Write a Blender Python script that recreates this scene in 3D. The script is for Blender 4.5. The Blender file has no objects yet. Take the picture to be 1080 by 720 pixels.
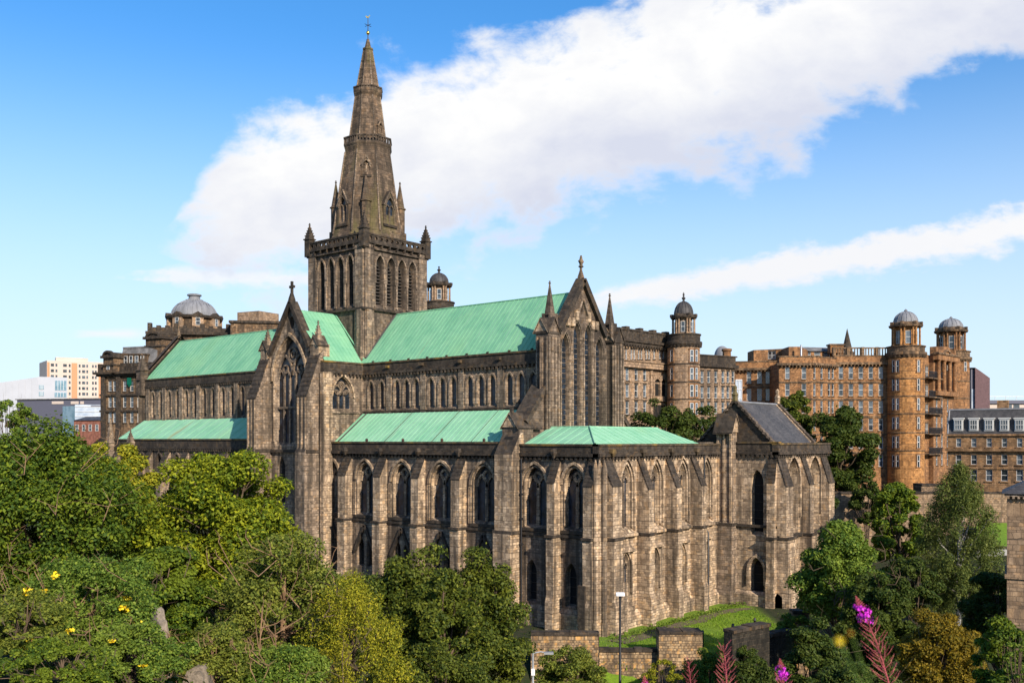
import bpy, math, random
import numpy as np
from math import sin, cos, pi, sqrt, radians
from mathutils import Vector
from mathutils.geometry import tessellate_polygon

# ------------------------------------------------------------------ camera, sky, sun, exposure
scene = bpy.context.scene
COL = scene.collection
EYE = Vector((94.8, -83.2, 20.0))          # standing on the necropolis hill, south-east of the cathedral
FW = Vector((-.644, .765, 0)).normalized()  # looking north-west
RT = Vector((.765, .644, 0)).normalized()
FPX, HOR = 1000.0, 464.0                    # focal length / horizon line in a 1080-wide frame

cd = bpy.data.cameras.new('camera')
cam = bpy.data.objects.new('camera', cd); COL.objects.link(cam)
cam.location = EYE
cam.rotation_euler = FW.to_track_quat('-Z', 'Y').to_euler()
cd.sensor_width = 36; cd.lens = 36 * FPX / 1080
cd.shift_y = (HOR - 360) / 1080
cd.clip_start = .1; cd.clip_end = 6000
cd.dof.use_dof = True; cd.dof.focus_distance = 95; cd.dof.aperture_fstop = 6.5
scene.camera = cam

SUN_AZ, SUN_EL = 111.0, 28.0
vs = scene.view_settings
vs.view_transform = 'Standard'; vs.look = 'None'; vs.gamma = 1; vs.use_curve_mapping = False
vs.exposure = 0.40

def N(nt, t, **kw):
    n = nt.nodes.new(t)
    for k, v in kw.items():
        if k.startswith('i_'):
            k = k[2:]
            n.inputs[int(k) if k.isdigit() else k.replace('_', ' ')].default_value = v
        else:
            setattr(n, k, v)
    return n
def lk(nt, a, b): nt.links.new(a, b)
def M(nt, op, a, b=None, c=None, clamp=False):
    n = nt.nodes.new('ShaderNodeMath'); n.operation = op; n.use_clamp = clamp
    for i, x in enumerate((a, b, c)):
        if x is None: continue
        if isinstance(x, (int, float)): n.inputs[i].default_value = x
        else: nt.links.new(x, n.inputs[i])
    return n.outputs[0]
def sstep(nt, x, a, b):
    n = nt.nodes.new('ShaderNodeMapRange'); n.interpolation_type = 'SMOOTHSTEP'
    nt.links.new(x, n.inputs[0]); n.inputs[1].default_value = a; n.inputs[2].default_value = b
    return n.outputs[0]
def mixc(nt, f, a, b, blend='MIX'):
    n = nt.nodes.new('ShaderNodeMix'); n.data_type = 'RGBA'; n.blend_type = blend
    for i, x in ((0, f), (6, a), (7, b)):
        if isinstance(x, (int, float)): n.inputs[i].default_value = x
        elif isinstance(x, tuple): n.inputs[i].default_value = (*x[:3], 1)
        else: nt.links.new(x, n.inputs[i])
    return n.outputs[2]

def make_world():
    w = bpy.data.worlds.new('World'); scene.world = w; w.use_nodes = True
    nt = w.node_tree; nt.nodes.clear()
    out = N(nt, 'ShaderNodeOutputWorld')
    sky = N(nt, 'ShaderNodeTexSky'); sky.sky_type = 'NISHITA'; sky.sun_disc = False
    sky.sun_elevation = radians(SUN_EL); sky.sun_rotation = radians(SUN_AZ)
    sky.altitude = 50; sky.air_density = 1.0; sky.dust_density = 0.4; sky.ozone_density = 2.2
    tc = N(nt, 'ShaderNodeTexCoord')
    mpz = N(nt, 'ShaderNodeMapping'); mpz.inputs['Scale'].default_value = (1, 1, .85); mpz.inputs['Location'].default_value = (0, 0, SKY_LIFT)
    nz = N(nt, 'ShaderNodeVectorMath', operation='NORMALIZE'); lk(nt, tc.outputs['Generated'], mpz.inputs[0]); lk(nt, mpz.outputs[0], nz.inputs[0]); lk(nt, nz.outputs[0], sky.inputs['Vector'])
    hs = N(nt, 'ShaderNodeHueSaturation', i_Saturation=1.36, i_Value=1.0)
    lk(nt, sky.outputs[0], hs.inputs['Color'])
    tint = mixc(nt, 1.0, hs.outputs[0], (1.0, .955, 1.0), 'MULTIPLY')
    sxyz = N(nt, 'ShaderNodeSeparateXYZ'); lk(nt, tc.outputs['Generated'], sxyz.inputs[0])
    tint = mixc(nt, M(nt, 'MULTIPLY', sstep(nt, sxyz.outputs[2], .40, .03), .85), tint, (3.7, 4.45, 5.0))   # milky air low over the horizon
    bg = N(nt, 'ShaderNodeBackground', i_Strength=SKY_STRENGTH); lk(nt, tint, bg.inputs[0])
    def dot(v):
        n = N(nt, 'ShaderNodeVectorMath', operation='DOT_PRODUCT'); lk(nt, tc.outputs['Generated'], n.inputs[0])
        n.inputs[1].default_value = v; return n.outputs['Value']
    f = M(nt, 'MAXIMUM', dot(FW), .02)
    u = M(nt, 'DIVIDE', dot(RT), f); v = M(nt, 'DIVIDE', dot((0, 0, 1)), f)     # gnomonic map of the north-west sky
    cm = N(nt, 'ShaderNodeCombineXYZ'); lk(nt, u, cm.inputs[0]); lk(nt, v, cm.inputs[1])
    def noise(scale, detail, rough, off=(0, 0, 0), dist=0.0, sx=1.0, rot=0.0):
        mp = N(nt, 'ShaderNodeMapping'); lk(nt, cm.outputs[0], mp.inputs[0])
        mp.inputs['Location'].default_value = off; mp.inputs['Scale'].default_value = (sx, 1, 1)
        mp.inputs['Rotation'].default_value = (0, 0, rot)
        n = N(nt, 'ShaderNodeTexNoise', i_Scale=scale, i_Detail=detail, i_Roughness=rough, i_Distortion=dist)
        lk(nt, mp.outputs[0], n.inputs['Vector']); return M(nt, 'SUBTRACT', n.outputs[0], .5)
    n1 = noise(7, 10, .56, (3.1, 1.7, 0), .25, .75, -.27)
    n2 = noise(26, 8, .6, (0.3, 5.7, 0), .2, .6, -.27)
    nn = M(nt, 'ADD', M(nt, 'MULTIPLY', n1, 1.9), M(nt, 'MULTIPLY', n2, 1.0))
    n3 = noise(70, 6, .6, (2.2, .4, 0), .2, .5, -.16); nf = M(nt, 'ADD', M(nt, 'MULTIPLY', n2, 1.7), M(nt, 'MULTIPLY', n3, 1.3))
    def band(v0, slope, hw0, hw1, u0, u1, amp, soft, u2=None, taper=.1, nz=None):
        d = M(nt, 'SUBTRACT', v, M(nt, 'MULTIPLY_ADD', u, slope, v0))
        hw = M(nt, 'MAXIMUM', M(nt, 'MULTIPLY', M(nt, 'MULTIPLY_ADD', u, hw1, hw0), sstep(nt, u, u0 - .06, u0 + taper)), .004)
        a = M(nt, 'SUBTRACT', 1.0, M(nt, 'ABSOLUTE', M(nt, 'DIVIDE', d, hw)))
        a = M(nt, 'MINIMUM', a, M(nt, 'DIVIDE', M(nt, 'SUBTRACT', u, u0), u1 - u0))
        a = M(nt, 'MULTIPLY_ADD', nz or nn, amp, a)
        a = sstep(nt, a, -soft * .3, soft * .7)
        a = M(nt, 'MULTIPLY', a, sstep(nt, u, u0 - .06, u0))
        if u2: a = M(nt, 'MULTIPLY', a, sstep(nt, u, u2[1], u2[0]))
        return a, d
    c1, d1 = band(.322, .31, .104, -.03, -.34, -.24, 1.35, .6, None, .12)
    c2, d2 = band(.133, .17, .012, .022, .05, .16, 1.25, 1.0, None, .1, nf)
    c3, d3 = band(.166, -.02, .014, 0, -.40, -.33, 1.3, 1.1, (-.19, -.12), .1, nf)
    c4, d4 = band(.112, .0, .008, 0, -.46, -.43, 1.4, 1.6, (-.41, -.37))
    cl = M(nt, 'MAXIMUM', M(nt, 'MAXIMUM', c1, c2), M(nt, 'MULTIPLY', M(nt, 'MAXIMUM', c3, c4), .85))
    cl = M(nt, 'MULTIPLY', cl, sstep(nt, dot(FW), .02, .2))
    # the shaded underside of the cloud is a little bluer and darker than its top
    shade = M(nt, 'ADD', M(nt, 'MULTIPLY', sstep(nt, d1, .07, -.09), .85), M(nt, 'MULTIPLY', M(nt, 'ADD', n1, M(nt, 'MULTIPLY', n2, .4)), 2.2), None, True)
    shade = M(nt, 'MULTIPLY', shade, M(nt, 'MULTIPLY_ADD', c1, .75, .25))
    cc = mixc(nt, shade, (1.0, 1.0, 1.0), (.70, .735, .86))
    bgc = N(nt, 'ShaderNodeBackground', i_Strength=CLOUD_STRENGTH); lk(nt, cc, bgc.inputs[0])
    mx = N(nt, 'ShaderNodeMixShader'); lk(nt, cl, mx.inputs[0]); lk(nt, bg.outputs[0], mx.inputs[1]); lk(nt, bgc.outputs[0], mx.inputs[2])
    lk(nt, mx.outputs[0], out.inputs[0])
SKY_STRENGTH, CLOUD_STRENGTH, SKY_LIFT = .155, .76, .045
make_world()

sl = bpy.data.lights.new('sun', 'SUN'); sl.energy = 5.0; sl.angle = radians(.5); sl.color = (1.0, .90, .76)
so = bpy.data.objects.new('sun', sl); COL.objects.link(so)
SUNV = Vector((sin(radians(SUN_AZ)) * cos(radians(SUN_EL)), cos(radians(SUN_AZ)) * cos(radians(SUN_EL)), sin(radians(SUN_EL))))
so.rotation_euler = SUNV.to_track_quat('Z', 'Y').to_euler(); so.location = (200, -100, 200)

# ------------------------------------------------------------------ materials
MATS = {}
def newmat(name):
    m = bpy.data.materials.new(name); m.use_nodes = True; nt = m.node_tree; nt.nodes.clear()
    out = N(nt, 'ShaderNodeOutputMaterial'); b = N(nt, 'ShaderNodeBsdfPrincipled'); lk(nt, b.outputs[0], out.inputs[0])
    b.inputs['Specular IOR Level'].default_value = .25
    MATS[name] = m
    return m, nt, b, out
def pos(nt, scale=(1, 1, 1), obj=False):
    if obj: s = N(nt, 'ShaderNodeTexCoord').outputs['Object']
    else: s = N(nt, 'ShaderNodeNewGeometry').outputs['Position']
    mp = N(nt, 'ShaderNodeMapping'); mp.inputs['Scale'].default_value = scale; lk(nt, s, mp.inputs[0]); return mp.outputs[0]
def noise(nt, vec, scale, detail=4, rough=.55):
    n = N(nt, 'ShaderNodeTexNoise', i_Scale=scale, i_Detail=detail, i_Roughness=rough); lk(nt, vec, n.inputs['Vector']); return n.outputs[0]
def bump(nt, h, strength, dist, b):
    n = N(nt, 'ShaderNodeBump', i_Strength=strength, i_Distance=dist); lk(nt, h, n.inputs['Height']); lk(nt, n.outputs[0], b.inputs['Normal'])

def stone(name, c1, c2, soot, amount, rh=.27, bw=.52, mortar=(.10, .075, .052), streak=.5, msize=.022, moss=None, warm=.35):
    m, nt, b, out = newmat(name)
    g = N(nt, 'ShaderNodeNewGeometry'); sp = N(nt, 'ShaderNodeSeparateXYZ'); lk(nt, g.outputs['Position'], sp.inputs[0])
    zn = N(nt, 'ShaderNodeTexNoise', i_Scale=.9, i_Detail=1.0); zn.noise_dimensions = '1D'; lk(nt, sp.outputs[2], zn.inputs['W'])
    zz = M(nt, 'MULTIPLY_ADD', zn.outputs[0], .9, sp.outputs[2])
    wob = noise(nt, pos(nt), .8, 2)
    u = M(nt, 'ADD', M(nt, 'ADD', sp.outputs[0], sp.outputs[1]), M(nt, 'MULTIPLY', wob, .5)); zz = M(nt, 'MULTIPLY_ADD', wob, .12, zz)
    cb = N(nt, 'ShaderNodeCombineXYZ'); lk(nt, u, cb.inputs[0]); lk(nt, zz, cb.inputs[1])
    br = N(nt, 'ShaderNodeTexBrick', i_Scale=1.0, i_Mortar_Size=msize, i_Mortar_Smooth=.3, i_Bias=-.1, i_Brick_Width=bw, i_Row_Height=rh)
    br.inputs['Color1'].default_value = (*c1, 1); br.inputs['Color2'].default_value = (*c2, 1); br.inputs['Mortar'].default_value = (*mortar, 1)
    lk(nt, cb.outputs[0], br.inputs['Vector'])
    # block to block change of tone (cells the size of a few stones)
    fl = N(nt, 'ShaderNodeCombineXYZ'); row = M(nt, 'FLOOR', M(nt, 'DIVIDE', zz, rh))
    lk(nt, M(nt, 'FLOOR', M(nt, 'ADD', M(nt, 'DIVIDE', u, bw * .72), M(nt, 'MULTIPLY', row, .37))), fl.inputs[0]); lk(nt, row, fl.inputs[1])
    wn = N(nt, 'ShaderNodeTexWhiteNoise'); wn.noise_dimensions = '2D'; lk(nt, fl.outputs[0], wn.inputs['Vector'])
    sc = N(nt, 'ShaderNodeSeparateColor'); lk(nt, wn.outputs['Color'], sc.inputs[0])
    c = mixc(nt, M(nt, 'MULTIPLY', sstep(nt, sc.outputs[0], .45, 1.0), .68), br.outputs['Color'], tuple(x * .35 for x in c2))
    c = mixc(nt, M(nt, 'MULTIPLY', sstep(nt, sc.outputs[1], .75, 1.0), warm), c, (c1[0] * 1.3, c1[1] * 1.02, c1[2] * .62))
    c = mixc(nt, M(nt, 'MULTIPLY', sstep(nt, sc.outputs[2], .7, 1.0), .5), c, (c1[0] * 1.25, c1[1] * 1.2, c1[2] * 1.1))
    P = pos(nt)
    nb = noise(nt, P, 1.3, 6, .65)
    c = mixc(nt, sstep(nt, nb, .35, .75), c, tuple(x * .55 for x in c2))
    ns = noise(nt, pos(nt, (.11, .11, .05)), 1.0, 7, .62)
    nv = noise(nt, pos(nt, (1.1, 1.1, .07)), 1.0, 5, .6)
    k = M(nt, 'ADD', M(nt, 'MULTIPLY', nv, streak), M(nt, 'MULTIPLY', ns, 1 - streak))
    k = sstep(nt, k, .62 - amount * .3, .80 - amount * .3)
    k2 = sstep(nt, M(nt, 'ADD', M(nt, 'MULTIPLY', noise(nt, pos(nt, (.45, .45, .22)), 1.0, 6, .65), .7), M(nt, 'MULTIPLY', noise(nt, pos(nt, (2.2, 2.2, .16)), 1.0, 4, .6), .3)), .48, .66)
    c = mixc(nt, M(nt, 'MULTIPLY', k2, .35 + amount * .5), c, tuple(x * 1.25 for x in soot))
    c = mixc(nt, M(nt, 'MULTIPLY', k, .88), c, soot)
    if moss:
        km = sstep(nt, noise(nt, pos(nt, (.35, .35, .12)), 1.0, 6, .6), .5, .66)
        c = mixc(nt, M(nt, 'MULTIPLY', km, .6), c, moss)
    lk(nt, c, b.inputs['Base Color']); b.inputs['Roughness'].default_value = .9
    h = M(nt, 'ADD', M(nt, 'MULTIPLY', br.outputs['Fac'], -.6), noise(nt, P, 3.0, 6, .7))
    bump(nt, h, .8, .06, b)
    return m

SOOT = (.045, .036, .028)
stone('stone_pale', (0.667, 0.490, 0.324), (0.360, 0.255, 0.166), (.060, .046, .034), .52, streak=.7)
stone('stone_mid', (0.428, 0.318, 0.224), (0.232, 0.171, 0.122), (.046, .036, .027), .58, streak=.65)
stone('stone_sooty', (0.242, 0.179, 0.129), (0.130, 0.097, 0.072), (.030, .024, .019), .66, streak=.55)
stone('stone_black', (.095, .072, .053), (.052, .041, .031), (.022, .018, .015), .45, warm=.7)
stone('stone_lichen', (.15, .105, .06), (.07, .052, .034), (.03, .024, .018), .40, moss=(.30, .18, .035))
stone('stone_spire', (0.248, 0.170, 0.111), (0.134, 0.092, 0.061), (.036, .028, .02), .54, rh=.36, bw=.7, moss=(.12, .105, .035))
stone('stone_hosp_brown', (.46, .315, .205), (.32, .21, .13), (.10, .07, .05), .36, streak=.45, rh=.36, bw=.7)
stone('stone_hosp_orange', (.42, .215, .095), (.27, .135, .06), (.085, .045, .025), .46, streak=.45, rh=.36, bw=.7)
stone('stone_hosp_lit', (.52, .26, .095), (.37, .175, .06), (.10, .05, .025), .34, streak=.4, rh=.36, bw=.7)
stone('stone_hosp_dark', (.34, .215, .12), (.15, .095, .055), (.035, .027, .02), .64, rh=.36, bw=.7)
stone('stone_house', (.40, .235, .12), (.27, .155, .075), (.08, .05, .03), .40, rh=.34, bw=.7)
stone('stone_lodge', (.42, .285, .175), (.27, .18, .11), (.08, .06, .042), .40, rh=.3)
stone('rubble', (.52, .36, .20), (.22, .145, .085), (.06, .046, .032), .46, rh=.22, bw=.38, msize=.03, warm=1.0)
stone('rubble_shaded', (.042, .037, .028), (.024, .021, .016), (.012, .011, .009), .5, rh=.24, bw=.45, moss=(.03, .04, .012))  # darkened rubble: the shade lying on these walls is put into the colour

def simple(name, col, rough=.6, metal=0, spec=.3, nscale=None, namt=.3, col2=None, bmp=0, stretch=(1, 1, 1)):
    m, nt, b, out = newmat(name)
    b.inputs['Roughness'].default_value = rough; b.inputs['Metallic'].default_value = metal; b.inputs['Specular IOR Level'].default_value = spec
    if nscale:
        n = noise(nt, pos(nt, stretch), nscale, 6, .6)
        c = mixc(nt, sstep(nt, n, .5 - namt * .5, .5 + namt * .5), col, col2 or tuple(x * .55 for x in col))
        lk(nt, c, b.inputs['Base Color'])
        if bmp: bump(nt, n, bmp, .05, b)
    else: b.inputs['Base Color'].default_value = (*col, 1)
    return m

def copper(name, c1, c2, c3, stain):
    m, nt, b, out = newmat(name)
    P = pos(nt)
    n1 = noise(nt, pos(nt, (.5, .5, .12)), 1.0, 6, .6); n2 = noise(nt, pos(nt, (2.6, .35, .35)), 1.0, 5, .65); n5 = noise(nt, P, 2.2, 6, .7)
    c = mixc(nt, sstep(nt, n1, .32, .7), c1, c2)
    c = mixc(nt, M(nt, 'MULTIPLY', sstep(nt, n2, .45, .75), .5), c, c3)
    c = mixc(nt, M(nt, 'MULTIPLY', sstep(nt, n5, .5, .75), .3), c, tuple(x * .6 for x in c2))
    n3 = noise(nt, pos(nt, (.55, .06, .06)), 1.0, 5, .65)
    c = mixc(nt, M(nt, 'MULTIPLY', sstep(nt, n3, .60, .74), stain), c, (.27, .24, .12))
    n4 = noise(nt, pos(nt, (.12, .12, .12)), 1.0, 4, .6)
    c = mixc(nt, M(nt, 'MULTIPLY', sstep(nt, n4, .5, .7), .35), c, (.24, .42, .20))
    lk(nt, c, b.inputs['Base Color']); b.inputs['Roughness'].default_value = .75
    bump(nt, noise(nt, P, 1.2, 4), .35, .06, b)
copper('verdigris_copper', (.190, .415, .240), (.130, .335, .200), (.28, .49, .31), .5)
copper('verdigris_pale', (.26, .50, .315), (.19, .43, .26), (.34, .56, .38), .85)
def slate():
    m, nt, b, out = newmat('slate')
    g = N(nt, 'ShaderNodeNewGeometry'); sp = N(nt, 'ShaderNodeSeparateXYZ'); lk(nt, g.outputs['Position'], sp.inputs[0])
    u = M(nt, 'ADD', sp.outputs[0], sp.outputs[1]); cb = N(nt, 'ShaderNodeCombineXYZ'); lk(nt, u, cb.inputs[0]); lk(nt, sp.outputs[2], cb.inputs[1])
    br = N(nt, 'ShaderNodeTexBrick', i_Mortar_Size=.012, i_Brick_Width=.32, i_Row_Height=.17, i_Scale=1.0); lk(nt, cb.outputs[0], br.inputs['Vector'])
    br.inputs['Color1'].default_value = (.078, .073, .072, 1); br.inputs['Color2'].default_value = (.046, .043, .043, 1); br.inputs['Mortar'].default_value = (.02, .02, .02, 1)
    n = noise(nt, pos(nt, (.5, .5, .2)), 1.0, 6, .65)
    c = mixc(nt, M(nt, 'MULTIPLY', sstep(nt, n, .45, .75), .6), br.outputs['Color'], (.13, .115, .105))
    lk(nt, c, b.inputs['Base Color']); b.inputs['Roughness'].default_value = .6
    bump(nt, br.outputs['Color'], .5, .05, b)
slate()
def glass(name, c1, c2, rough=.12, sc=2.2, spec=.6):
    m, nt, b, out = newmat(name)
    P = pos(nt); n = noise(nt, P, sc, 3, .6)
    c = mixc(nt, sstep(nt, n, .4, .65), c1, c2); lk(nt, c, b.inputs['Base Color'])
    b.inputs['Roughness'].default_value = rough; b.inputs['Specular IOR Level'].default_value = spec
    bump(nt, noise(nt, P, 3.0, 2), .12, .03, b)
glass('leaded_glass', (.010, .012, .015), (.022, .032, .048), .3, 1.6, .4)
glass('window_glass', (.02, .025, .03), (.10, .12, .14), .06, .35, .8)
simple('dark_void', (.012, .011, .010), .9)
simple('louvre_wood', (.05, .042, .035), .8, nscale=2)
simple('window_frame_white', (.52, .51, .48), .5)
simple('lead_grey', (.24, .24, .25), .6, nscale=.9, namt=.5, col2=(.15, .15, .155), stretch=(1, 1, .25))
simple('lead_dark', (.07, .063, .06), .6, nscale=.9, namt=.5)
simple('iron_black', (.018, .018, .02), .45, spec=.5)
simple('gold', (.85, .55, .12), .3, metal=1)
simple('galvanised', (.42, .43, .44), .45, metal=.6)
simple('lamp_white', (.8, .8, .8), .4)
simple('cream_panel', (.56, .46, .385), .8, nscale=.2, namt=.6, col2=(.51, .415, .345))
simple('orange_panel', (.55, .25, .13), .8)
simple('white_panel', (.42, .43, .46), .6, nscale=.3, namt=.6, col2=(.37, .38, .41))
simple('dark_cladding', (.10, .10, .13), .6)
simple('plum_cladding', (.075, .048, .052), .6, nscale=.5, namt=.5)
simple('plum_brick', (.15, .085, .085), .8, nscale=2, namt=.5)
simple('blue_glazing', (.10, .19, .24), .12, spec=.7, nscale=.6, col2=(.2, .3, .36))
simple('grey_glazing', (.28, .34, .42), .2, spec=.6, nscale=.4, col2=(.45, .5, .56))
simple('red_brick', (.30, .12, .08), .85, nscale=1.5)
simple('roof_grey', (.20, .19, .18), .7, nscale=.9)
simple('bark', (.14, .095, .06), .9, nscale=5, namt=.5, bmp=.6, stretch=(1, 1, .3))
simple('bark_pale', (.30, .18, .10), .9, nscale=4, namt=.5, bmp=.5, stretch=(1, 1, .3))
simple('birch_bark', (.42, .39, .34), .85, nscale=3, namt=.4, col2=(.08, .07, .06), stretch=(1, 1, .5))
simple('petal_yellow', (.80, .58, .02), .6)
simple('petal_orange', (.60, .26, .02), .6)
simple('petal_cream', (.75, .70, .45), .6)
simple('petal_magenta', (.62, .03, .55), .5)
simple('pod_pink', (.52, .13, .12), .6, nscale=40, col2=(.40, .07, .10))
simple('pod_dark', (.36, .07, .08), .6)
simple('stem_red', (.40, .08, .09), .6)
simple('stem_green', (.16, .26, .04), .6)
simple('pale_render', (.42, .40, .37), .8, nscale=1.2, namt=.6, col2=(.35, .33, .30))
simple('asphalt', (.05, .05, .052), .85, nscale=3, namt=.5, col2=(.065, .064, .062))
simple('headstone', (.30, .24, .18), .9, nscale=7, namt=.6, col2=(.09, .075, .055), bmp=.9)
simple('turf', (.15, .25, .015), .95, nscale=2.5, namt=.6, col2=(.08, .14, .012), bmp=.6)
simple('green_plastic', (.0, .10, .06), .6)

def leaf(name, c1, c2, c3, trans=.26):
    m, nt, b, out = newmat(name)
    g = N(nt, 'ShaderNodeNewGeometry'); r = g.outputs['Random Per Island']
    cr = N(nt, 'ShaderNodeValToRGB'); lk(nt, r, cr.inputs[0])
    e = cr.color_ramp.elements; e[0].color = (*c1, 1); e[1].color = (*c3, 1); e.new(.55).color = (*c2, 1)
    n = noise(nt, pos(nt), .45, 4, .6)
    c = mixc(nt, M(nt, 'MULTIPLY', sstep(nt, n, .45, .7), .55), cr.outputs[0], tuple(x * .95 for x in c3))
    lk(nt, c, b.inputs['Base Color']); b.inputs['Roughness'].default_value = .6; b.inputs['Specular IOR Level'].default_value = .15
    t = N(nt, 'ShaderNodeBsdfTranslucent'); hs = N(nt, 'ShaderNodeHueSaturation', i_Saturation=1.15, i_Value=1.3, i_Hue=.49); lk(nt, c, hs.inputs['Color']); lk(nt, hs.outputs[0], t.inputs[0])
    mx = N(nt, 'ShaderNodeMixShader', i_0=trans); lk(nt, b.outputs[0], mx.inputs[1]); lk(nt, t.outputs[0], mx.inputs[2]); lk(nt, mx.outputs[0], out.inputs[0])
leaf('leaf_deep', (0.031, 0.062, 0.010), (0.074, 0.126, 0.014), (0.198, 0.240, 0.017))
leaf('leaf_sycamore', (0.042, 0.074, 0.007), (0.126, 0.174, 0.012), (0.336, 0.342, 0.017))
leaf('leaf_olive', (0.062, 0.086, 0.017), (0.134, 0.168, 0.022), (0.252, 0.258, 0.038))
leaf('leaf_yellowgreen', (0.108, 0.132, 0.012), (0.228, 0.240, 0.017), (0.432, 0.372, 0.024))
leaf('leaf_yew', (0.022, 0.038, 0.006), (0.060, 0.084, 0.010), (0.150, 0.162, 0.017), .15)
leaf('leaf_fresh', (0.050, 0.096, 0.014), (0.114, 0.180, 0.024), (0.228, 0.282, 0.036))
leaf('leaf_birch', (0.050, 0.074, 0.019), (0.102, 0.132, 0.029), (0.180, 0.198, 0.042))
leaf('leaf_gold', (.075, .075, .010), (.185, .125, .012), (.30, .21, .018))
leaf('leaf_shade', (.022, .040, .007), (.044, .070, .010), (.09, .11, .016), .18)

# ------------------------------------------------------------------ builders
class MB:
    def __init__(s): s.v = []; s.f = []; s.m = []; s.sm = []
    def add(s, vs_, fs, m=0, smooth=False):
        o = len(s.v); s.v += [tuple(x) for x in vs_]
        for f in fs: s.f.append(tuple(i + o for i in f)); s.m.append(m); s.sm.append(smooth)
    def box(s, x0, x1, y0, y1, z0, z1, m=0):
        s.add([(x0,y0,z0),(x1,y0,z0),(x1,y1,z0),(x0,y1,z0),(x0,y0,z1),(x1,y0,z1),(x1,y1,z1),(x0,y1,z1)],
              [(0,3,2,1),(4,5,6,7),(0,1,5,4),(1,2,6,5),(2,3,7,6),(3,0,4,7)], m)
    def quad(s, a, b, c, d, m=0): s.add([a, b, c, d], [(0, 1, 2, 3)], m)
    def fbox(s, fr, a0, a1, c0, c1, b0, b1, m=0):
        s.add([fr.p(a0,b0,c0),fr.p(a1,b0,c0),fr.p(a1,b0,c1),fr.p(a0,b0,c1),fr.p(a0,b1,c0),fr.p(a1,b1,c0),fr.p(a1,b1,c1),fr.p(a0,b1,c1)],
              [(0,3,2,1),(4,5,6,7),(0,1,5,4),(1,2,6,5),(2,3,7,6),(3,0,4,7)], m)
    def prism(s, fr, prof, a0, a1, m=0, mslope=None, caps=True):     # profile (c, b) swept along a
        n = len(prof); vs_ = [fr.p(a0, b, c) for c, b in prof] + [fr.p(a1, b, c) for c, b in prof]
        for i in range(n):
            j = (i + 1) % n; (c0, b0), (c1, b1) = prof[i], prof[j]
            mm = m
            if mslope is not None and abs(c1 - c0) > .25 and c1 > c0 and b1 < b0: mm = mslope
            s.add([vs_[i], vs_[j], vs_[j + n], vs_[i + n]], [(0, 1, 2, 3)], mm)
        if caps: s.add(vs_, [tuple(range(n)), tuple(range(2 * n - 1, n - 1, -1))], m)
    def extrude(s, fr, poly, c0, c1, m=0, back=True):                # polygon (a, b) thickened along the normal
        n = len(poly); A = [fr.p(a, b, c1) for a, b in poly]; B = [fr.p(a, b, c0) for a, b in poly]
        s.add(A + B, [tuple(range(n))] + ([tuple(range(2 * n - 1, n - 1, -1))] if back else []) + [(i, i + n, (i + 1) % n + n, (i + 1) % n) for i in range(n)], m)
    def panel(s, fr, outer, holes, depth=.4, m=0, shrink=.86, c=0.0, mrev=None):
        loops = [[Vector((a, b, 0)) for a, b in l] for l in [outer] + holes]
        flat = [p for l in loops for p in l]
        s.add([fr.p(p.x, p.y, c) for p in flat], [tuple(t) for t in tessellate_polygon(loops)], m)
        for h in holes:
            ca = sum(a for a, b in h) / len(h); cb = sum(b for a, b in h) / len(h); n = len(h)
            o = [fr.p(a, b, c) for a, b in h]; q = [fr.p(ca + (a - ca) * shrink, b if shrink == 1 else cb + (b - cb) * (shrink + (1 - shrink) * .6), c - depth) for a, b in h]
            s.add(o + q, [(i, (i + 1) % n, (i + 1) % n + n, i + n) for i in range(n)], m if mrev is None else mrev)
    def bar(s, fr, pts, w, c0, c1, m=0):
        for (a0, b0), (a1, b1) in zip(pts, pts[1:]):
            d = sqrt((a1 - a0) ** 2 + (b1 - b0) ** 2) or 1; pa, pb = -(b1 - b0) / d * w / 2, (a1 - a0) / d * w / 2
            q = [(a0 + pa, b0 + pb), (a0 - pa, b0 - pb), (a1 - pa, b1 - pb), (a1 + pa, b1 + pb)]
            s.add([fr.p(a, b, c1) for a, b in q] + [fr.p(a, b, c0) for a, b in q], [(0, 1, 2, 3), (0, 3, 7, 4), (1, 5, 6, 2), (0, 4, 5, 1), (2, 6, 7, 3)], m)
    def lathe(s, x, y, prof, n=24, m=0, rot=0.0, smooth=False, cap=True):   # prof: (r, z)
        o = [];
        for r, z in prof: o += [(x + r * cos(rot + 2 * pi * i / n), y + r * sin(rot + 2 * pi * i / n), z) for i in range(n)]
        fs = []
        for k in range(len(prof) - 1):
            for i in range(n):
                j = (i + 1) % n; fs.append((k * n + i, k * n + j, k * n + n + j, k * n + n + i))
        s.add(o, fs, m, smooth)
        if cap: s.add(o[-n:], [tuple(range(n))], m); s.add(o[:n], [tuple(range(n - 1, -1, -1))], m)
    def tube(s, pts, radii, n=6, m=0):
        rings = []; L = len(pts); pts = [Vector(p) for p in pts]
        for i in range(L):
            d = (pts[min(i + 1, L - 1)] - pts[max(i - 1, 0)]); d = d.normalized() if d.length > 1e-6 else Vector((0, 0, 1))
            a = d.orthogonal().normalized() if abs(d.z) < .95 else Vector((1, 0, 0)); a = (a - d * a.dot(d)).normalized(); b = d.cross(a)
            rings += [tuple(pts[i] + (a * cos(2 * pi * k / n) + b * sin(2 * pi * k / n)) * radii[i]) for k in range(n)]
        s.add(rings, [(i * n + k, i * n + (k + 1) % n, (i + 1) * n + (k + 1) % n, (i + 1) * n + k) for i in range(L - 1) for k in range(n)], m, True)
        s.add(rings[-n:], [tuple(range(n))], m)
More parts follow.
